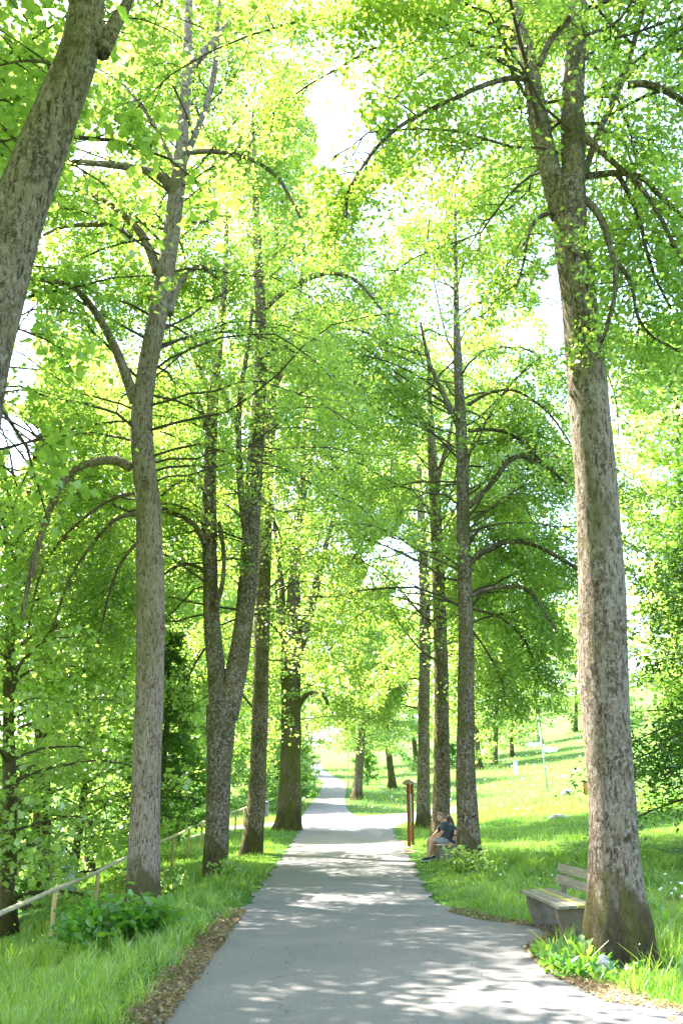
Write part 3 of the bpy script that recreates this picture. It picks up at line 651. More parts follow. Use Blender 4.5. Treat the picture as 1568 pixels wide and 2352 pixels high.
yy = np.concatenate([np.arange(-20, 4, 1.), np.arange(4, 51.6, .1)])
strip('path', [[(np.interp(y, *PL)-wig(y)+t*(np.interp(y, *PR)+np.interp(y, *PL)*-1+2*wig(y)), y) for t in np.linspace(0, 1, 15)] for y in yy], .018, M['asphalt'])
def ribbon(name, pts, lift, extra=0, m=None):
    P = [Vector((p[0], p[1], w)) for p, w in pts]; rows = []
    Q = []
    for i in range(len(P)-1):
        for k in range(10):
            t = k/10; p0, p1, p2, p3 = P[max(i-1, 0)], P[i], P[i+1], P[min(i+2, len(P)-1)]
            Q.append(.5*((2*p1)+(p2-p0)*t+(2*p0-5*p1+4*p2-p3)*t*t+(3*p1-p0-3*p2+p3)*t**3))
    Q.append(P[-1])
    for i, q in enumerate(Q):
        d = (Q[min(i+1, len(Q)-1)]-Q[max(i-1, 0)]); d.z = 0; d.normalize(); nrm = Vector((d.y, -d.x, 0))
        w = q.z/2+extra
        rows.append([(q.x+nrm.x*w*s, q.y+nrm.y*w*s) for s in np.linspace(-1, 1, 9)])
    return strip(name, rows, lift, m or M['asphalt'])
ribbon('side_path', SIDE, .026); ribbon('far_path', FAR, .034)
# bare soil beside the asphalt
def soil(name, side, y0, y1, wfun):
    rows = []
    for y in np.arange(y0, y1, .12):
        e = (np.interp(y, *PL)-wig(y)) if side < 0 else (np.interp(y, *PR)+wig(y)); w = wfun(y)*(1+.35*math.sin(y*2.7)+.25*math.sin(y*6.1+2)+.15*math.sin(y*13))
        a_, b_ = (e-w, e+.06) if side < 0 else (e-.06, e+w)
        rows.append([(a_+(b_-a_)*t, y) for t in np.linspace(0, 1, 5)])
    return strip(name, rows, .009, M['soil'])
soil('soil_verge', -1, 3, 17.5, lambda y: float(np.interp(y, [3, 7, 10, 12.5, 14, 16, 17.5], [.34, .32, .28, .36, .36, .2, .05])))
soil('soil_edge', 1, 8.9, 16, lambda y: float(np.interp(y, [8.9, 9.6, 11, 12, 13, 14.5, 16], [.45, .4, .25, .25, .35, .25, .08])))
soil('soil_patch', 1, 32, 39, lambda y: .3)

# ------------------------------------------------------------------ grass
def blades(name, X, Y, H, Wd, m, g, seg=2, bend=.35, tone=None):
    n = len(X); Z = TZ(X, Y)-.01; a = g.uniform(0, 2*np.pi, n); b = g.uniform(0, 2*np.pi, n)
    base = np.stack([X, Y, Z], 1); W = np.stack([np.cos(a), np.sin(a), np.zeros(n)], 1)*(Wd/2)[:, None]
    D = np.stack([np.cos(b), np.sin(b), np.zeros(n)], 1)*(H*g.uniform(.1, bend*2, n))[:, None]; up = np.array([0, 0, 1.])*H[:, None]
    if seg == 2:
        pts = [base-W, base+W, base-W*.85+up*.55+D*.3, base+W*.85+up*.55+D*.3, base-W*.12+up+D, base+W*.12+up+D]
        V = np.stack(pts, 1).reshape(-1, 3); q = np.arange(n)[:, None]*6
        Fq = np.concatenate([q+np.array([[0, 1, 3, 2]]), q+np.array([[2, 3, 5, 4]])]); k = 6
    else:
        V = np.stack([base-W, base+W, base+W*.15+up+D, base-W*.15+up+D], 1).reshape(-1, 3); Fq = np.arange(n*4).reshape(-1, 4); k = 4
    var = np.clip((g.normal(.45, .25, n) if tone is None else tone+g.normal(0, .28, n)), 0, 1)
    return link(name, npmesh(name, V, Fq, np.repeat(var, k)), m)
def cloud(X, Y, s): return .5+.25*(np.sin(X*s+Y*s*.6)+np.sin(Y*s*1.3-X*s*.5+1)*.6+np.sin((X+Y)*s*2.7)*.4)
def field(n, x0, x1, y0, y1, g, bias=0, margin=.03, dens=None):
    X = g.uniform(x0, x1, n); t = g.random(n)
    Y = y0+(y1-y0)*t if not bias else y0*((y1/y0)**t)
    u, v, d = project(np.stack([X, Y, TZ(X, Y)], 1)); k = (path_d(X, Y) > margin+g.random(n)**2*.12) & (u > -60) & (u < 1630) & (d > 0) & (v < 2420)
    # the soil strips stay bare
    eL = np.interp(Y, *PL)-X; w = np.interp(Y, [3, 7, 10, 12.5, 14, 16, 17.5], [.32, .3, .26, .34, .34, .2, .0])*(.8+.4*np.sin(Y*2.7)+.25*np.sin(Y*6.1+2))
    k &= ~((Y < 17.5) & (eL > 0) & (eL < w) & (g.random(n) < .96))
    k &= ~((Y > 25) & (Y < 30.2) & (X > 1.6) & (X < 2.95) & (g.random(n) < .8))
    eR = X-np.interp(Y, *PR); w = np.interp(Y, [8.9, 9.6, 11, 12, 13, 14.5, 16], [.42, .36, .2, .2, .3, .2, .0])
    k &= ~((Y > 8) & (Y < 16) & (eR > 0) & (eR < w) & (g.random(n) < .9))
    return X[k], Y[k]
g = np.random.default_rng(55)
def lawn(name, n, x0, x1, y0, y1, h, w, m, seg=2, tone=None):
    X, Y = field(n, x0, x1, y0, y1, g, 1)
    e = np.clip(path_d(X, Y)/.8, .25, 1); c = cloud(X, Y, 1.1)
    H = h*g.uniform(.35, 1.4, len(X))**1.2*(.35+1.2*c*cloud(X, Y, 3.7)*1.3)*e; Wd = w*(np.clip(Y/9, .8, 9))*g.uniform(.6, 1.3, len(X))
    o_ = blades(name, X, Y, H, Wd, m, g, seg, .4, (.25+.5*cloud(X, Y, .5)) if tone is None else tone); tag(o_, kind='stuff')
    return o_
tag(lawn('grass', 190000, -7, -1.3, 5.5, 30, .12, .008, M['grass']), 'long shaded green grass on the left verge between path and rail', 'grass')
tag(lawn('grass', 160000, 1.7, 9, 8.4, 30, .125, .008, M['grass']), 'green grass around the near bench and thick right trunk', 'grass')
tag(lawn('grass', 120000, -12, 26, 30, 60, .17, .005, M['grass'], 1), 'green grass in the middle distance on both sides of the path', 'grass')
tag(lawn('grass', 170000, -10, 75, 52, 175, .26, .005, M['meadow'], 1, .7), 'sunlit pale meadow grass on the slope beyond the crossing', 'grass')
def tufts(n, x0, x1, y0, y1, h, label):
    X, Y = field(n, x0, x1, y0, y1, g, 1, .15); k = 24
    q = ~((Y > 19) & (X > 1.5) & (X < 3.2)); X, Y = X[q], Y[q]
    X = np.repeat(X, k)+g.normal(0, .045, len(X)*k); Y = np.repeat(Y, k)+g.normal(0, .045, len(Y)*k)
    o_ = blades('tall_grass', X, Y, h*g.uniform(.5, 1.3, len(X)), .011*np.clip(Y/10, .8, 3)*g.uniform(.6, 1.2, len(X)), M['grass'], g, 2, .5, np.repeat(g.uniform(.3, 1, len(X)//k), k)); tag(o_, label, 'grass', None, 'stuff')
tufts(420, -6.5, -1.7, 6, 26, .26, 'taller grass tufts standing up in the left verge')
tufts(350, 2.2, 8, 9.5, 30, .26, 'taller grass tufts standing up around the right benches')
# weeds with broad leaves
def weeds(name, C, per, size, hgt, label, cat='weeds', m='grass', group=None, near=True, up=True, kind='stuff'):
    P = []; O = []
    for (x, y, r) in C:
        z = tz(x, y); k = int(per*g.uniform(.7, 1.3)); a = g.uniform(0, 6.28, k); q = g.random(k)**.6*r
        P.append(np.stack([x+np.cos(a)*q, y+np.sin(a)*q, z+g.random(k)*hgt], 1)); O.append(np.stack([np.cos(a), np.sin(a), np.full(k, 1.0)], 1))
    P = np.concatenate(P); O = np.concatenate(O)
    o_ = link(name, leaf_mesh(name, P, size, near, .5, 1.0, -.3, g, outd=O), M[m]); return tag(o_, label, cat, group, kind)
C = [(g.uniform(2.2, 2.75), g.uniform(10.4, 12.2), .14) for _ in range(34)]
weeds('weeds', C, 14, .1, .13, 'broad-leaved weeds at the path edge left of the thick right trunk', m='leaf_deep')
C = []
for _ in range(900):
    x, y = g.uniform(-7, 12), g.uniform(7, 34)
    if path_d(x, y) > .5 and not (24 < y < 30.5 and 1.5 < x < 3): C.append((x, y, .1))
weeds('clover', C, 6, .055, .1, 'small broad leaves and clover growing among the grass')
def flowers(name, n, x0, x1, y0, y1, h, size, m, label):
    X, Y = field(n, x0, x1, y0, y1, g, 1, .3); k = cloud(X, Y, .8) > .45; X, Y = X[k], Y[k]
    P = np.stack([X, Y, TZ(X, Y)+h*g.uniform(.6, 1.2, len(X))], 1)
    s = size*np.clip(Y/12, 1, 7); o_ = link(name, leaf_mesh(name, P, s, False, 1.0, .5, 0, g), m); tag(o_, label, 'flowers', None, 'stuff')
flowers('flowers', 2200, -8, 75, 50, 150, .26, .028, M['petal'], 'white flower heads dotted over the sunlit meadow')
flowers('flowers', 420, 3, 9, 9, 32, .24, .024, M['petal'], 'white flower heads in the grass right of the benches')
flowers('flowers', 3500, -8, 70, 50, 140, .26, .024, M['yellow'], 'yellow buttercups dotted over the meadow')
flowers('flowers', 500, -7.5, -4.2, 13, 32, .26, .03, M['yellow'], 'yellow flowers along the foot of the rail')
# litter
def litter(name, n, f, label, size=.04):
    X = []; Y = []
    while len(X) < n:
        y = g.uniform(5.5, 17); x = f(y)
        X.append(x); Y.append(y)
    X = np.array(X); Y = np.array(Y); P = np.stack([X, Y, TZ(X, Y)+.024+g.random(n)*.012], 1)
    o_ = link(name, leaf_mesh(name, P, size, False, .7, .3, 0, g), M['litter']); tag(o_, label, 'leaf litter', None, 'stuff')
litter('leaf_litter', 5200, lambda y: np.interp(y, *PL)-g.random()**1.5*.4+.04, 'dry brown leaf litter along the left edge of the asphalt')
litter('leaf_litter', 4200, lambda y: np.interp(max(y, 9), *PR)+g.random()**1.5*.5-.05 if y > 8.8 else g.uniform(2.6, 3.6), 'dry brown leaf litter along the right edge of the asphalt')
litter('leaf_litter', 900, lambda y: g.uniform(-1.4, 2.4), 'scattered fallen leaf scraps lying on the grey asphalt', .02)
# sheltering plants
def plant(name, x, y, label, hgt, r, nst, per, leafsz, m='leaf_deep', cat='plant', group=None, seed=1, near=True, aspect=.8):
    q = np.random.default_rng(seed); root = empty(name, (x, y, tz(x, y)), label, cat, group); st = MB(); sh = []
    for i in range(nst):
        a = q.uniform(0, 6.28); d = q.random()**.5
        A = bough((math.cos(a)*d*r*.35, math.sin(a)*d*r*.35, 0), (math.cos(a)*d*.9, math.sin(a)*d*.9, 1.0), hgt*q.uniform(.7, 1.15), .07, q, 5, .14)
        st.tube(A, [.008, .007, .006, .005, .004, .003], 4, 1, False); sh.append(A)
    st.build('stems', M['leaf_deep'] if near else M['twig'], root)
    link('leaves', leaf_mesh('leaves', scatter_leaves(sh, per, q, r*.14), leafsz, near, aspect, .6, .3, q), M[m], root); return root
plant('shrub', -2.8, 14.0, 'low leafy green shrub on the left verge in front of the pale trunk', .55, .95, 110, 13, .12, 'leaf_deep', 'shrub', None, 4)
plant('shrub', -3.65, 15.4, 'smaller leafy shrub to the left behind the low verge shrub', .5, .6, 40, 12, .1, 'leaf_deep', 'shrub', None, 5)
plant('flowering_plant', 2.86, 24.6, 'white-leaved plant at the root of the lichen-spotted trunk beside the couple', .75, .45, 18, 14, .12, 'leaf_far', 'plant', None, 6)
plant('flowering_plant', 3.2, 24.2, 'low bright plant sprawling over the root of the lichen-spotted trunk', .4, .5, 26, 14, .1, 'leaf_far', 'plant', None, 7)
plant('nettle_clump', -2.6, 23.8, 'small pale-leaved plant between the forked trunk and the path', .55, .3, 10, 14, .09, 'leaf_far', 'plant', None, 9)
plant('nettle_clump', -3.7, 22.6, 'pale-leaved plant on the verge left of the forked trunk', .6, .35, 12, 14, .09, 'leaf_far', 'plant', None, 10)

# dandelions right of the thick trunk: jagged upright leaves, seed heads on stalks
def dandelion(x, y, label, nl, seed, stalks=1):
    q = random.Random(seed); root = empty('dandelion', (x, y, tz(x, y)), label, 'dandelion', 'dandelions in the grass by the thick right trunk')
    for i in range(nl):
        a = q.uniform(0, 6.28); L = q.uniform(.28, .5); sp_ = q.uniform(.15, .5); V = []; Fs = []; n = 9
        for k in range(n+1):
            t = k/n; w = (.05*math.sin(math.pi*min(1, .1+t*.9))**.7)*(1 if k % 2 else .55)
            c = Vector((math.cos(a)*sp_*L*t, math.sin(a)*sp_*L*t, L*(t-.35*t**3))); s = Vector((-math.sin(a), math.cos(a), 0))*w
            V += [c-s+Vector((0, 0, .01)), c, c+s+Vector((0, 0, .01))]
        for k in range(n):
            b = k*3; Fs += [(b, b+1, b+4, b+3), (b+1, b+2, b+5, b+4)]
        mb = MB(); mb.add(V, Fs); mb.build('leaf', M['leaf_far'], root)
    for i in range(stalks):
        mb = MB(); dx, dy = q.uniform(-.12, .12), q.uniform(-.1, .1); h = q.uniform(.5, .75)
        mb.tube([(0, 0, 0), (dx*.4, dy*.4, h*.5), (dx, dy, h)], [.005, .004, .004], 5, 3); mb.build('stalk', M['railpost'], root)
        mb = MB(); bm = bmesh.new(); bmesh.ops.create_icosphere(bm, subdivisions=2, radius=.02, matrix=Matrix.Translation((dx, dy, h)))
        mb.add([v.co[:] for v in bm.verts], [[v.index for v in f.verts] for f in bm.faces]); bm.free(); mb.build('seed_head', M['seed'], root)
for i, (x, y, lab, st) in enumerate([(3.68, 11.2, 'tall dandelion with long jagged leaves close to the right side of the thick trunk', 1), (3.98, 11.3, 'dandelion with pale upright leaves at the right edge of the frame', 1),
        (4.2, 12.6, 'dandelion with two seed heads in the grass behind the thick trunk', 2), (2.55, 11.2, 'dandelion at the asphalt edge left of the thick trunk', 0), (3.3, 10.25, 'flat dandelion rosette in front of the thick trunk', 0),
        (4.35, 14, 'dandelion with seed heads farther back at the right', 3)]):
    dandelion(x, y, lab, 7, i, st)
mb = MB(); mb.tube([(0, 0, -.03), (.01, 0, .06), (.0, .01, .15), (.02, 0, .19)], [.07, .085, .07, .02], 10, 3, lump=.2)
o_ = mb.build('stone', M['bin'], None, True); o_.location = (2.66, 10.8, tz(2.66, 10.8)); tag(o_, 'small dark rounded stone at the foot of the thick right trunk', 'stone')

# ------------------------------------------------------------------ roots
def roots(x, y, name, label, specs, m):
    pass

# ------------------------------------------------------------------ rail fence
fx = lambda y: float(np.interp(y, [6, 15, 24, 37, 60], [-5.0, -5.0, -5.0, -5.0, -4.4]))
root = empty('rail_fence', (-5, 15, tz(-5, 15)), 'pale round wooden rail on short posts running down the left slope', 'fence'); b0 = root.location
yl = list(np.arange(9, 62, 3.1))
for y0, y1 in zip(yl[:-1], yl[1:]):
    a_ = Vector((fx(y0), y0, tz(fx(y0), y0)+.88)); b_ = Vector((fx(y1), y1+.15, tz(fx(y1), y1)+.88)); mid = (a_+b_)/2+Vector((random.uniform(-.02, .02), 0, random.uniform(-.03, .01)))
    mb = MB(); mb.tube([a_-b0, mid-b0, b_-b0], [.042, .038, .036], 10, 3, lump=.04); mb.build('rail', M['rail'], root, True)
for y0 in yl:
    x = fx(y0); z = tz(x, y0); mb = MB(); mb.tube([Vector((x, y0, z-.3))-b0, Vector((x, y0, z+.45))-b0, Vector((x+.01, y0, z+.83))-b0], [.045, .042, .042], 10, 2, lump=.03)
    mb.build('post', M['railpost'], root, True)

# ------------------------------------------------------------------ benches
def bench(name, loc, L, wood_m, sup_m, label, accent=None, rz=0):
    "length along y, sitter faces -x; front edge at x=0"
    root = empty(name, loc, label, 'bench'); root.rotation_euler.z = rz
    for i in range(4):
        mb = MB(); mb.box((.06+i*.118, 0, .445+.006*i), (.108, L, .04), bev=.008)
        mb.build('seat_plank', accent if (accent and i == 2) else wood_m, root)
    for i, (x, z) in enumerate(((.545, .62), (.585, .77))):
        mb = MB(); mb.box((x, 0, z), (.035, L, .12), bev=.008, ry=.24); mb.build('back_plank', wood_m, root)
    for s in (-1, 1):
        y = s*(L/2-.28); mb = MB()
        prof = [(.03, .424), (.05, .3), (.11, .12), (.16, -.15), (.46, -.15), (.5, .1), (.52, .35), (.575, .6), (.615, .84), (.65, .83), (.66, .6), (.64, .4), (.62, .36), (.49, .43)]
        prof = [(.03, .424), (.045, .3), (.11, .1), (.17, -.15), (.5, -.15), (.53, .12), (.58, .38), (.625, .6), (.655, .84), (.62, .84), (.578, .66), (.535, .5), (.505, .424)]
        mb.prism(prof, 'y', y-.07, y+.07); o_ = mb.build('support', sup_m, root)
        b = o_.modifiers.new('b', 'BEVEL'); b.width = .008; b.segments = 2
    return root
bench('park_bench', (2.62, 14.05, tz(2.62, 14.05)), 2.35, M['oldwood'], M['support'], 'weathered grey wooden bench with one yellowish seat plank, beside the thick right trunk', M['yellowwood'], R(1.5))
BX, BY = 2.6, 29.2
bz = tz(BX+.2, BY); bench('park_bench', (BX, BY, bz), 1.9, M['redplank'], M['concrete'], 'rosy-planked bench farther on with a man and a woman sitting on it')

# ------------------------------------------------------------------ people
def blob(name, prims, m, parent, voxel=.011, smooth=4):
    mb = MB()
    for p in prims:
        if p[0] == 'c':                                   # tapered limb through points
            pts, rad = p[1], p[2]; mb.tube(pts, rad, 14, 5)
            for q, r_ in ((pts[0], rad[0]), (pts[-1], rad[-1])):
                bm = bmesh.new(); bmesh.ops.create_icosphere(bm, subdivisions=2, radius=r_, matrix=Matrix.Translation(q)); bm.verts.index_update()
                mb.add([v.co[:] for v in bm.verts], [[v.index for v in f.verts] for f in bm.faces]); bm.free()
        else:
            c, r3 = p[1], p[2]; rot = p[3] if len(p) > 3 else (0, 0, 0)
            bm = bmesh.new(); bmesh.ops.create_icosphere(bm, subdivisions=3, radius=1)
            bm.transform(Matrix.Translation(c) @ Matrix.Rotation(rot[2], 4, 'Z') @ Matrix.Rotation(rot[1], 4, 'Y') @ Matrix.Rotation(rot[0], 4, 'X') @ Matrix.Diagonal((*r3, 1))); bm.verts.index_update()
            mb.add([v.co[:] for v in bm.verts], [[v.index for v in f.verts] for f in bm.faces]); bm.free()
    o_ = mb.build(name, m, parent, True)
    r = o_.modifiers.new('r', 'REMESH'); r.mode = 'VOXEL'; r.voxel_size = voxel; r.use_smooth_shade = True
    s = o_.modifiers.new('s', 'SMOOTH'); s.iterations = smooth; s.factor = .5
    return o_
def person(loc, female, label, headyaw=0.0):
    """origin on the ground below the seat's front edge; sitter faces -x; hips at x=.22"""
    root = empty('person', loc, label, 'person', None)
    s = .93 if female else 1.0
    hip = (.27, 0, .57); H = lambda y: (.27, y, .55)
    if female: kn = [(-.16, -.07, .62), (-.12, .1, .55)]; an = [(-.30, .02, .20), (-.24, .1, .1)]
    else: kn = [(-.14, -.11, .57), (-.17, .1, .55)]; an = [(-.26, -.13, .10), (-.2, .1, .1)]
    chest = (.30, 0, .86*s+.06); neckb = (.25, 0, 1.02*s+.04)
    hd = (.185 if not female else .21, 0, 1.15*s+.05)
    sh = [(.275, -.185*s, 1.0*s+.02), (.275, .185*s, 1.0*s+.02)]
    if female: el = [(.2, -.22, .78), (.18, .22, .78)]; wr = [(-.02, -.1, .66), (-.02, .12, .66)]
    else: el = [(.12, -.22, .76), (.1, .22, .77)]; wr = [(-.08, -.06, .65), (-.09, .06, .66)]
    P = [('c', [hip, (.32, 0, .72), chest, neckb], [.135, .125, .14, .07]), ('c', [neckb, ((neckb[0]+hd[0])/2, 0, (neckb[2]+hd[2])/2), hd], [.062, .052, .052]),
         ('e', hd, (.098, .076, .118), (0, R(12), 0)), ('e', (hd[0]-.035, 0, hd[2]-.05), (.062, .056, .068)), ('c', [(hd[0]-.092, 0, hd[2]+.012), (hd[0]-.113, 0, hd[2]-.022)], [.011, .016]),
         ('e', (hd[0]-.082, 0, hd[2]-.065), (.016, .026, .009)), ('e', (hd[0]-.07, 0, hd[2]-.1), (.025, .026, .02)), ('e', (hd[0]+.012, -.077, hd[2]-.01), (.02, .01, .032)), ('e', (hd[0]+.012, .077, hd[2]-.01), (.02, .01, .032)),
         ('e', (hd[0]-.088, 0, hd[2]+.032), (.015, .05, .012))]
    for k in (0, 1):
        P.append(('c', [(.27, (-.09, .09)[k], .53), kn[k]], [.088, .062])); P.append(('c', [kn[k], tuple((a*.6+b*.4) for a, b in zip(kn[k], an[k])), an[k]], [.06, .056, .036]))
        P.append(('c', [sh[k], el[k]], [.055, .043])); P.append(('c', [el[k], wr[k]], [.042, .027]))
        d = Vector(wr[k])-Vector(el[k]); d.normalize(); w = Vector(wr[k]); sd = d.cross(Vector((0, 0, 1))).normalized(); pc = w+d*.05
        P.append(('e', pc, (.05, .04, .017), (0, 0, math.atan2(d.y, d.x))))
        for f_ in range(4):
            b = pc+d*.038+sd*(f_-1.5)*.02; L = (.06, .07, .066, .052)[f_]
            P.append(('c', [b, b+d*L*.5+Vector((0, 0, .004)), b+d*L*.85+Vector((0, 0, -.022))], [.0095, .009, .0075]))
        b = pc-d*.015+sd*(-.035 if k else .035); P.append(('c', [b, b+d*.03+sd*(-.015 if k else .015), b+d*.06+sd*(-.016 if k else .016)+Vector((0, 0, -.01))], [.011, .0105, .009]))
        P.append(('e', (an[k][0]-.06, an[k][1], an[k][2]-.045), (.1, .036, .03), (0, R(-8), 0)))
    blob('body', P, M['skin'], root, .008, 3)
    shirt = [('c', [(.29, 0, .6), (.325, 0, .74), (chest[0], 0, chest[2]), (neckb[0]+.01, 0, neckb[2]-.045)], [.155, .15, .168, .09]), ('c', [sh[0], chest, sh[1]], [.082, .15, .082])]
    for k in (0, 1): shirt.append(('c', [sh[k], tuple(a*.38+b*.62 for a, b in zip(sh[k], el[k]))], [.07, .062]))
    blob('shirt', shirt, M['shirt'] if not female else M['dshorts'], root, .01)
    sho = [('c', [(.28, 0, .55), (.3, 0, .64)], [.155, .145])]
    for k in (0, 1): sho.append(('c', [(.27, (-.085, .085)[k], .535), tuple(a*.3+b*.7 for a, b in zip((.27, (-.085, .085)[k], .54), kn[k]))], [.105, .085]))
    blob('shorts', sho, M['shorts'] if not female else M['dshorts'], root, .01)
    hx, hz = hd[0], hd[2]
    if female:
        blob('hair', [('e', (hx+.018, 0, hz+.022), (.105, .09, .115)), ('c', [(hx+.06, 0, hz), (hx+.11, 0, hz-.16), (hx+.155, 0, hz-.36)], [.085, .085, .05]), ('e', (hx+.02, .05, hz-.08), (.06, .045, .12)), ('e', (hx+.02, -.05, hz-.08), (.06, .045, .12))], M['brownhair'], root, .01)
    else:
        blob('hair', [('e', (hx+.018, 0, hz+.05), (.096, .079, .088), (0, R(14), 0)), ('e', (hx-.045, 0, hz+.103), (.055, .055, .03), (0, R(-10), 0)), ('e', (hx+.055, 0, hz), (.05, .066, .07))], M['blond'], root, .008)
    for k in (-1, 1):
        mb = MB(); bm = bmesh.new(); bmesh.ops.create_icosphere(bm, subdivisions=2, radius=.011, matrix=Matrix.Translation((hx-.085, k*.03, hz+.012))); bm.verts.index_update()
        mb.add([v.co[:] for v in bm.verts], [[v.index for v in f.verts] for f in bm.faces]); bm.free(); mb.build('eye', M['eye'], root, True)
    for k in (0, 1):
        if female and k == 0: continue
        x, y, z = an[k]
        blob('shoe', [('e', (x-.075, y, z-.045), (.135, .046, .038), (0, R(-7), 0)), ('e', (x, y, z-.02), (.06, .045, .05))], M['shoe'], root, .008)
        mb = MB(); mb.box((x-.075, y, z-.083), (.27, .085, .022), bev=.009, ry=R(-5)); mb.build('sole', M['sole'], root, True)
    return root
p1 = person((BX+.01, BY-.45, bz+.02), False, 'young man with short fair hair, slate T-shirt and grey shorts, sitting hunched on the bench')
p1.rotation_euler.z = R(10); p1.scale = (.96, .96, .96)
p2 = person((BX+.23, BY+.05, bz+.02), True, 'woman with long brown hair sitting behind the man on the bench, legs crossed')
p2.rotation_euler.z = R(-4); p2.scale = (.96, .96, .96)

# ------------------------------------------------------------------ info post: two uprights and a cap seen edge on
x, y = 2.42, 36; root = empty('info_post', (x, y, tz(x, y)), 'brown wooden two-post notice stand with a small roof, at the right edge of the path', 'notice stand'); root.rotation_euler.z = R(-10)
for s in (-1, 1):
    mb = MB(); mb.box((s*.02, s*.42, .98), (.11, .11, 2.2), bev=.01); mb.build('post', M['postwood'], root)
mb = MB(); mb.box((0, 0, 1.25), (.04, .73, .95), bev=.004); mb.build('board', M['board'], root)
mb = MB(); mb.prism([(-.2, 2.05), (-.2, 2.12), (-.05, 2.22), (.05, 2.22), (.2, 2.12), (.2, 2.05), (0, 2.1)], 'y', -.58, .58); mb.build('roof', M['postcap'], root)

# ------------------------------------------------------------------ bins
def litter_bin(x, y, m, label, h=1.0):
    root = empty('litter_bin', (x, y, tz(x, y)), label, 'litter bin'); mb = MB()
    mb.tube([(0, 0, -.2), (0, 0, h)], [.03, .03], 8); mb.build('post', M['metal'], root)
    mb = MB(); mb.tube([(.2, 0, h*.35), (.2, 0, h*.37), (.2, 0, h*.95)], [.15, .17, .19], 16, 1); mb.build('bucket', m, root, True)
    mb = MB(); mb.tube([(.2, 0, h*.952), (.2, 0, h*.985), (.2, 0, h*1.02)], [.205, .2, .06], 16, 1); mb.build('lid', m, root, True)
litter_bin(-4.0, 51, M['bin'], 'dark grey litter bin on a post behind the slender mottled trunk', 1.1)
litter_bin(-7.4, 27.6, M['metal'], 'pale grey litter bin just beyond the rail on the left', .95)

# ------------------------------------------------------------------ meadow things
p = at(1257, 1803, 67); x, y = p.x, p.y
root = empty('signpost', (x, y, tz(x, y)), 'leaning grey signpost with two direction boards in the meadow', 'signpost'); root.rotation_euler.y = R(-4.5)
mb = MB(); mb.tube([(0, 0, -.4), (0, 0, 2), (0, 0, 4.75)], [.06, .05, .045], 10); mb.build('pole', M['metal'], root, True)
for z in (1.55, 2.2, 3.0):
    mb = MB(); mb.tube([(0, 0, z), (0, 0, z+.12)], [.075, .075], 10); mb.build('clamp', M['metal'], root, True)
for s, z in ((-1, 3.15), (1, 2.72)):
    mb = MB(); pr = [(0, z-.14), (s*.85, z-.14), (s*1.02, z), (s*.85, z+.14), (0, z+.14)]
    mb.prism([(a_+s*.05, b_) for a_, b_ in (pr if s > 0 else pr[::-1])], 'y', -.025, .025); mb.build('direction_board', M['white'], root)
mb = MB(); mb.tube([(0, 0, 4.72), (0, 0, 4.8), (0, 0, 4.9)], [.09, .1, .03], 10); mb.build('cap', M['metal'], root, True)
p = at(1185, 1791, 94); mb = MB(); root = empty('marker_pillar', (p.x, p.y, tz(p.x, p.y)), 'short white cabinet post standing alone in the meadow', 'cabinet')
mb.box((0, 0, .55), (.32, .28, 1.3), bev=.02); mb.build('cabinet', M['white'], root); mb = MB(); mb.box((0, 0, 1.235), (.4, .36, .06), bev=.015); mb.build('lid', M['metal'], root)
p = at(799, 1808, 82); root = empty('lamp_post', (1.05*p.x, p.y, tz(p.x, p.y)), 'thin grey lamp post beside the far path left of the park tree', 'lamp post')
mb = MB(); mb.tube([(0, 0, -.3), (0, 0, 3.9)], [.05, .035], 8); mb.build('pole', M['metal'], root, True); mb = MB(); mb.tube([(0, 0, 3.9), (0, 0, 4.0), (0, 0, 4.25), (0, 0, 4.32)], [.08, .16, .2, .05], 12); mb.build('lantern', M['white'], root, True)
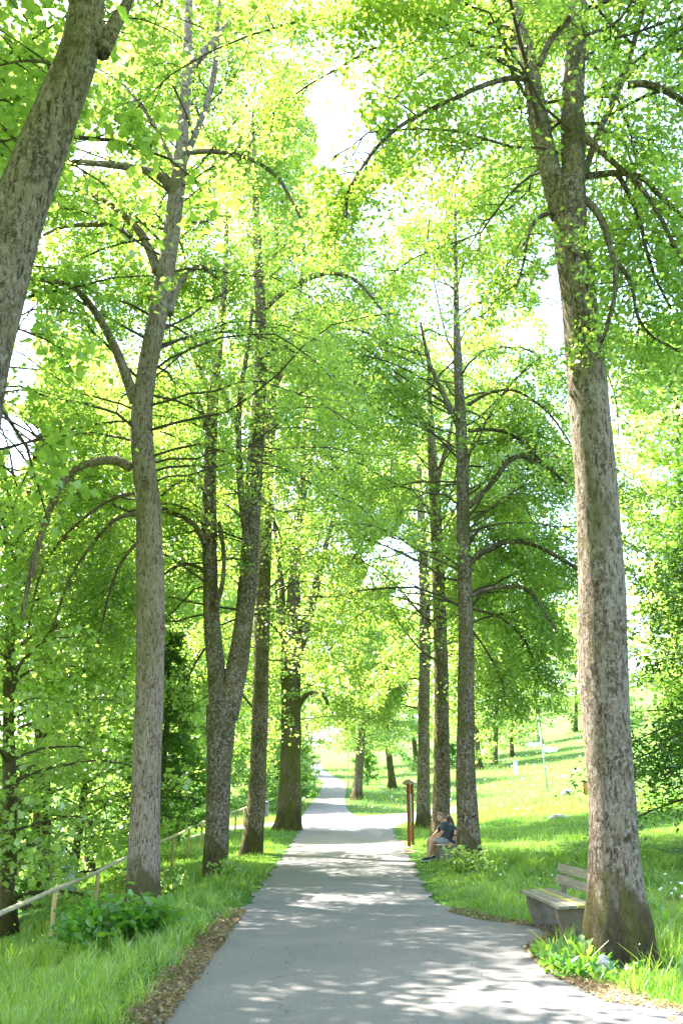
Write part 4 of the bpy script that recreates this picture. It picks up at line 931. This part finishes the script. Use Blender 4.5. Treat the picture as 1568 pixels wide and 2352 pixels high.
p = at(1300, 1790, 62); mb = MB(); mb.tube([(-.35, 0, -.1), (-.1, 0, .12), (.2, 0, .14), (.45, 0, -.1)], [.12, .24, .2, .08], 10, 3, lump=.15); o_ = mb.build('rock', M['stone'], None, True); o_.location = (p.x, p.y, tz(p.x, p.y)); tag(o_, 'low grey rock in the meadow left of the thick right trunk', 'rock')
p = at(1281, 1868, 46); mb = MB(); mb.tube([(-.4, 0, -.08), (-.15, .1, .03), (.2, 0, .03), (.45, 0, -.08)], [.1, .15, .13, .08], 10, 3, lump=.15); o_ = mb.build('rock', M['stone'], None, True); o_.location = (p.x, p.y, tz(p.x, p.y)); tag(o_, 'flat pale stone in the sunny grass between the benches and signpost', 'rock')
p = at(1341, 1790, 60); mb = MB(); mb.box((0, 0, .35), (.3, .3, .95), bev=.03); o_ = mb.build('wooden_block', M['stump'], None); o_.location = (p.x, p.y, tz(p.x, p.y)); tag(o_, 'orange wooden post peeping out left of the thick right trunk', 'wooden post')

# ------------------------------------------------------------------ light
SUN_EL, SUN_AZ = 60, -52          # azimuth measured from +Y towards +X: the sun stands to the left and a little ahead
w = bpy.data.worlds.new('World'); scn.world = w; w.use_nodes = True; nt = w.node_tree
sky = nt.nodes.new('ShaderNodeTexSky'); sky.sky_type = 'NISHITA'; sky.sun_disc = False
sky.sun_elevation = R(SUN_EL); sky.sun_rotation = R(SUN_AZ); sky.air_density = 1.0; sky.dust_density = 2.0
bg = nt.nodes['Background']; nt.links.new(sky.outputs[0], bg.inputs[0]); bg.inputs[1].default_value = .15
sd = bpy.data.lights.new('sun', 'SUN'); sd.energy = 5; sd.angle = R(.5); sd.color = (1, .95, .86)
so = bpy.data.objects.new('sun', sd); col.objects.link(so)
e, a = R(SUN_EL), R(SUN_AZ); dirv = Vector((math.sin(a)*math.cos(e), math.cos(a)*math.cos(e), math.sin(e)))
so.rotation_euler = dirv.to_track_quat('Z', 'Y').to_euler(); so.location = (0, 0, 60)
scn.view_settings.view_transform = 'Standard'; scn.view_settings.look = 'None'; scn.view_settings.exposure = 3.15; scn.view_settings.gamma = 1
scn.render.engine = 'CYCLES'; scn.cycles.max_bounces = 10; scn.cycles.diffuse_bounces = 6; scn.cycles.transmission_bounces = 8; scn.cycles.glossy_bounces = 2
scn.render.resolution_x = 682; scn.render.resolution_y = 1024
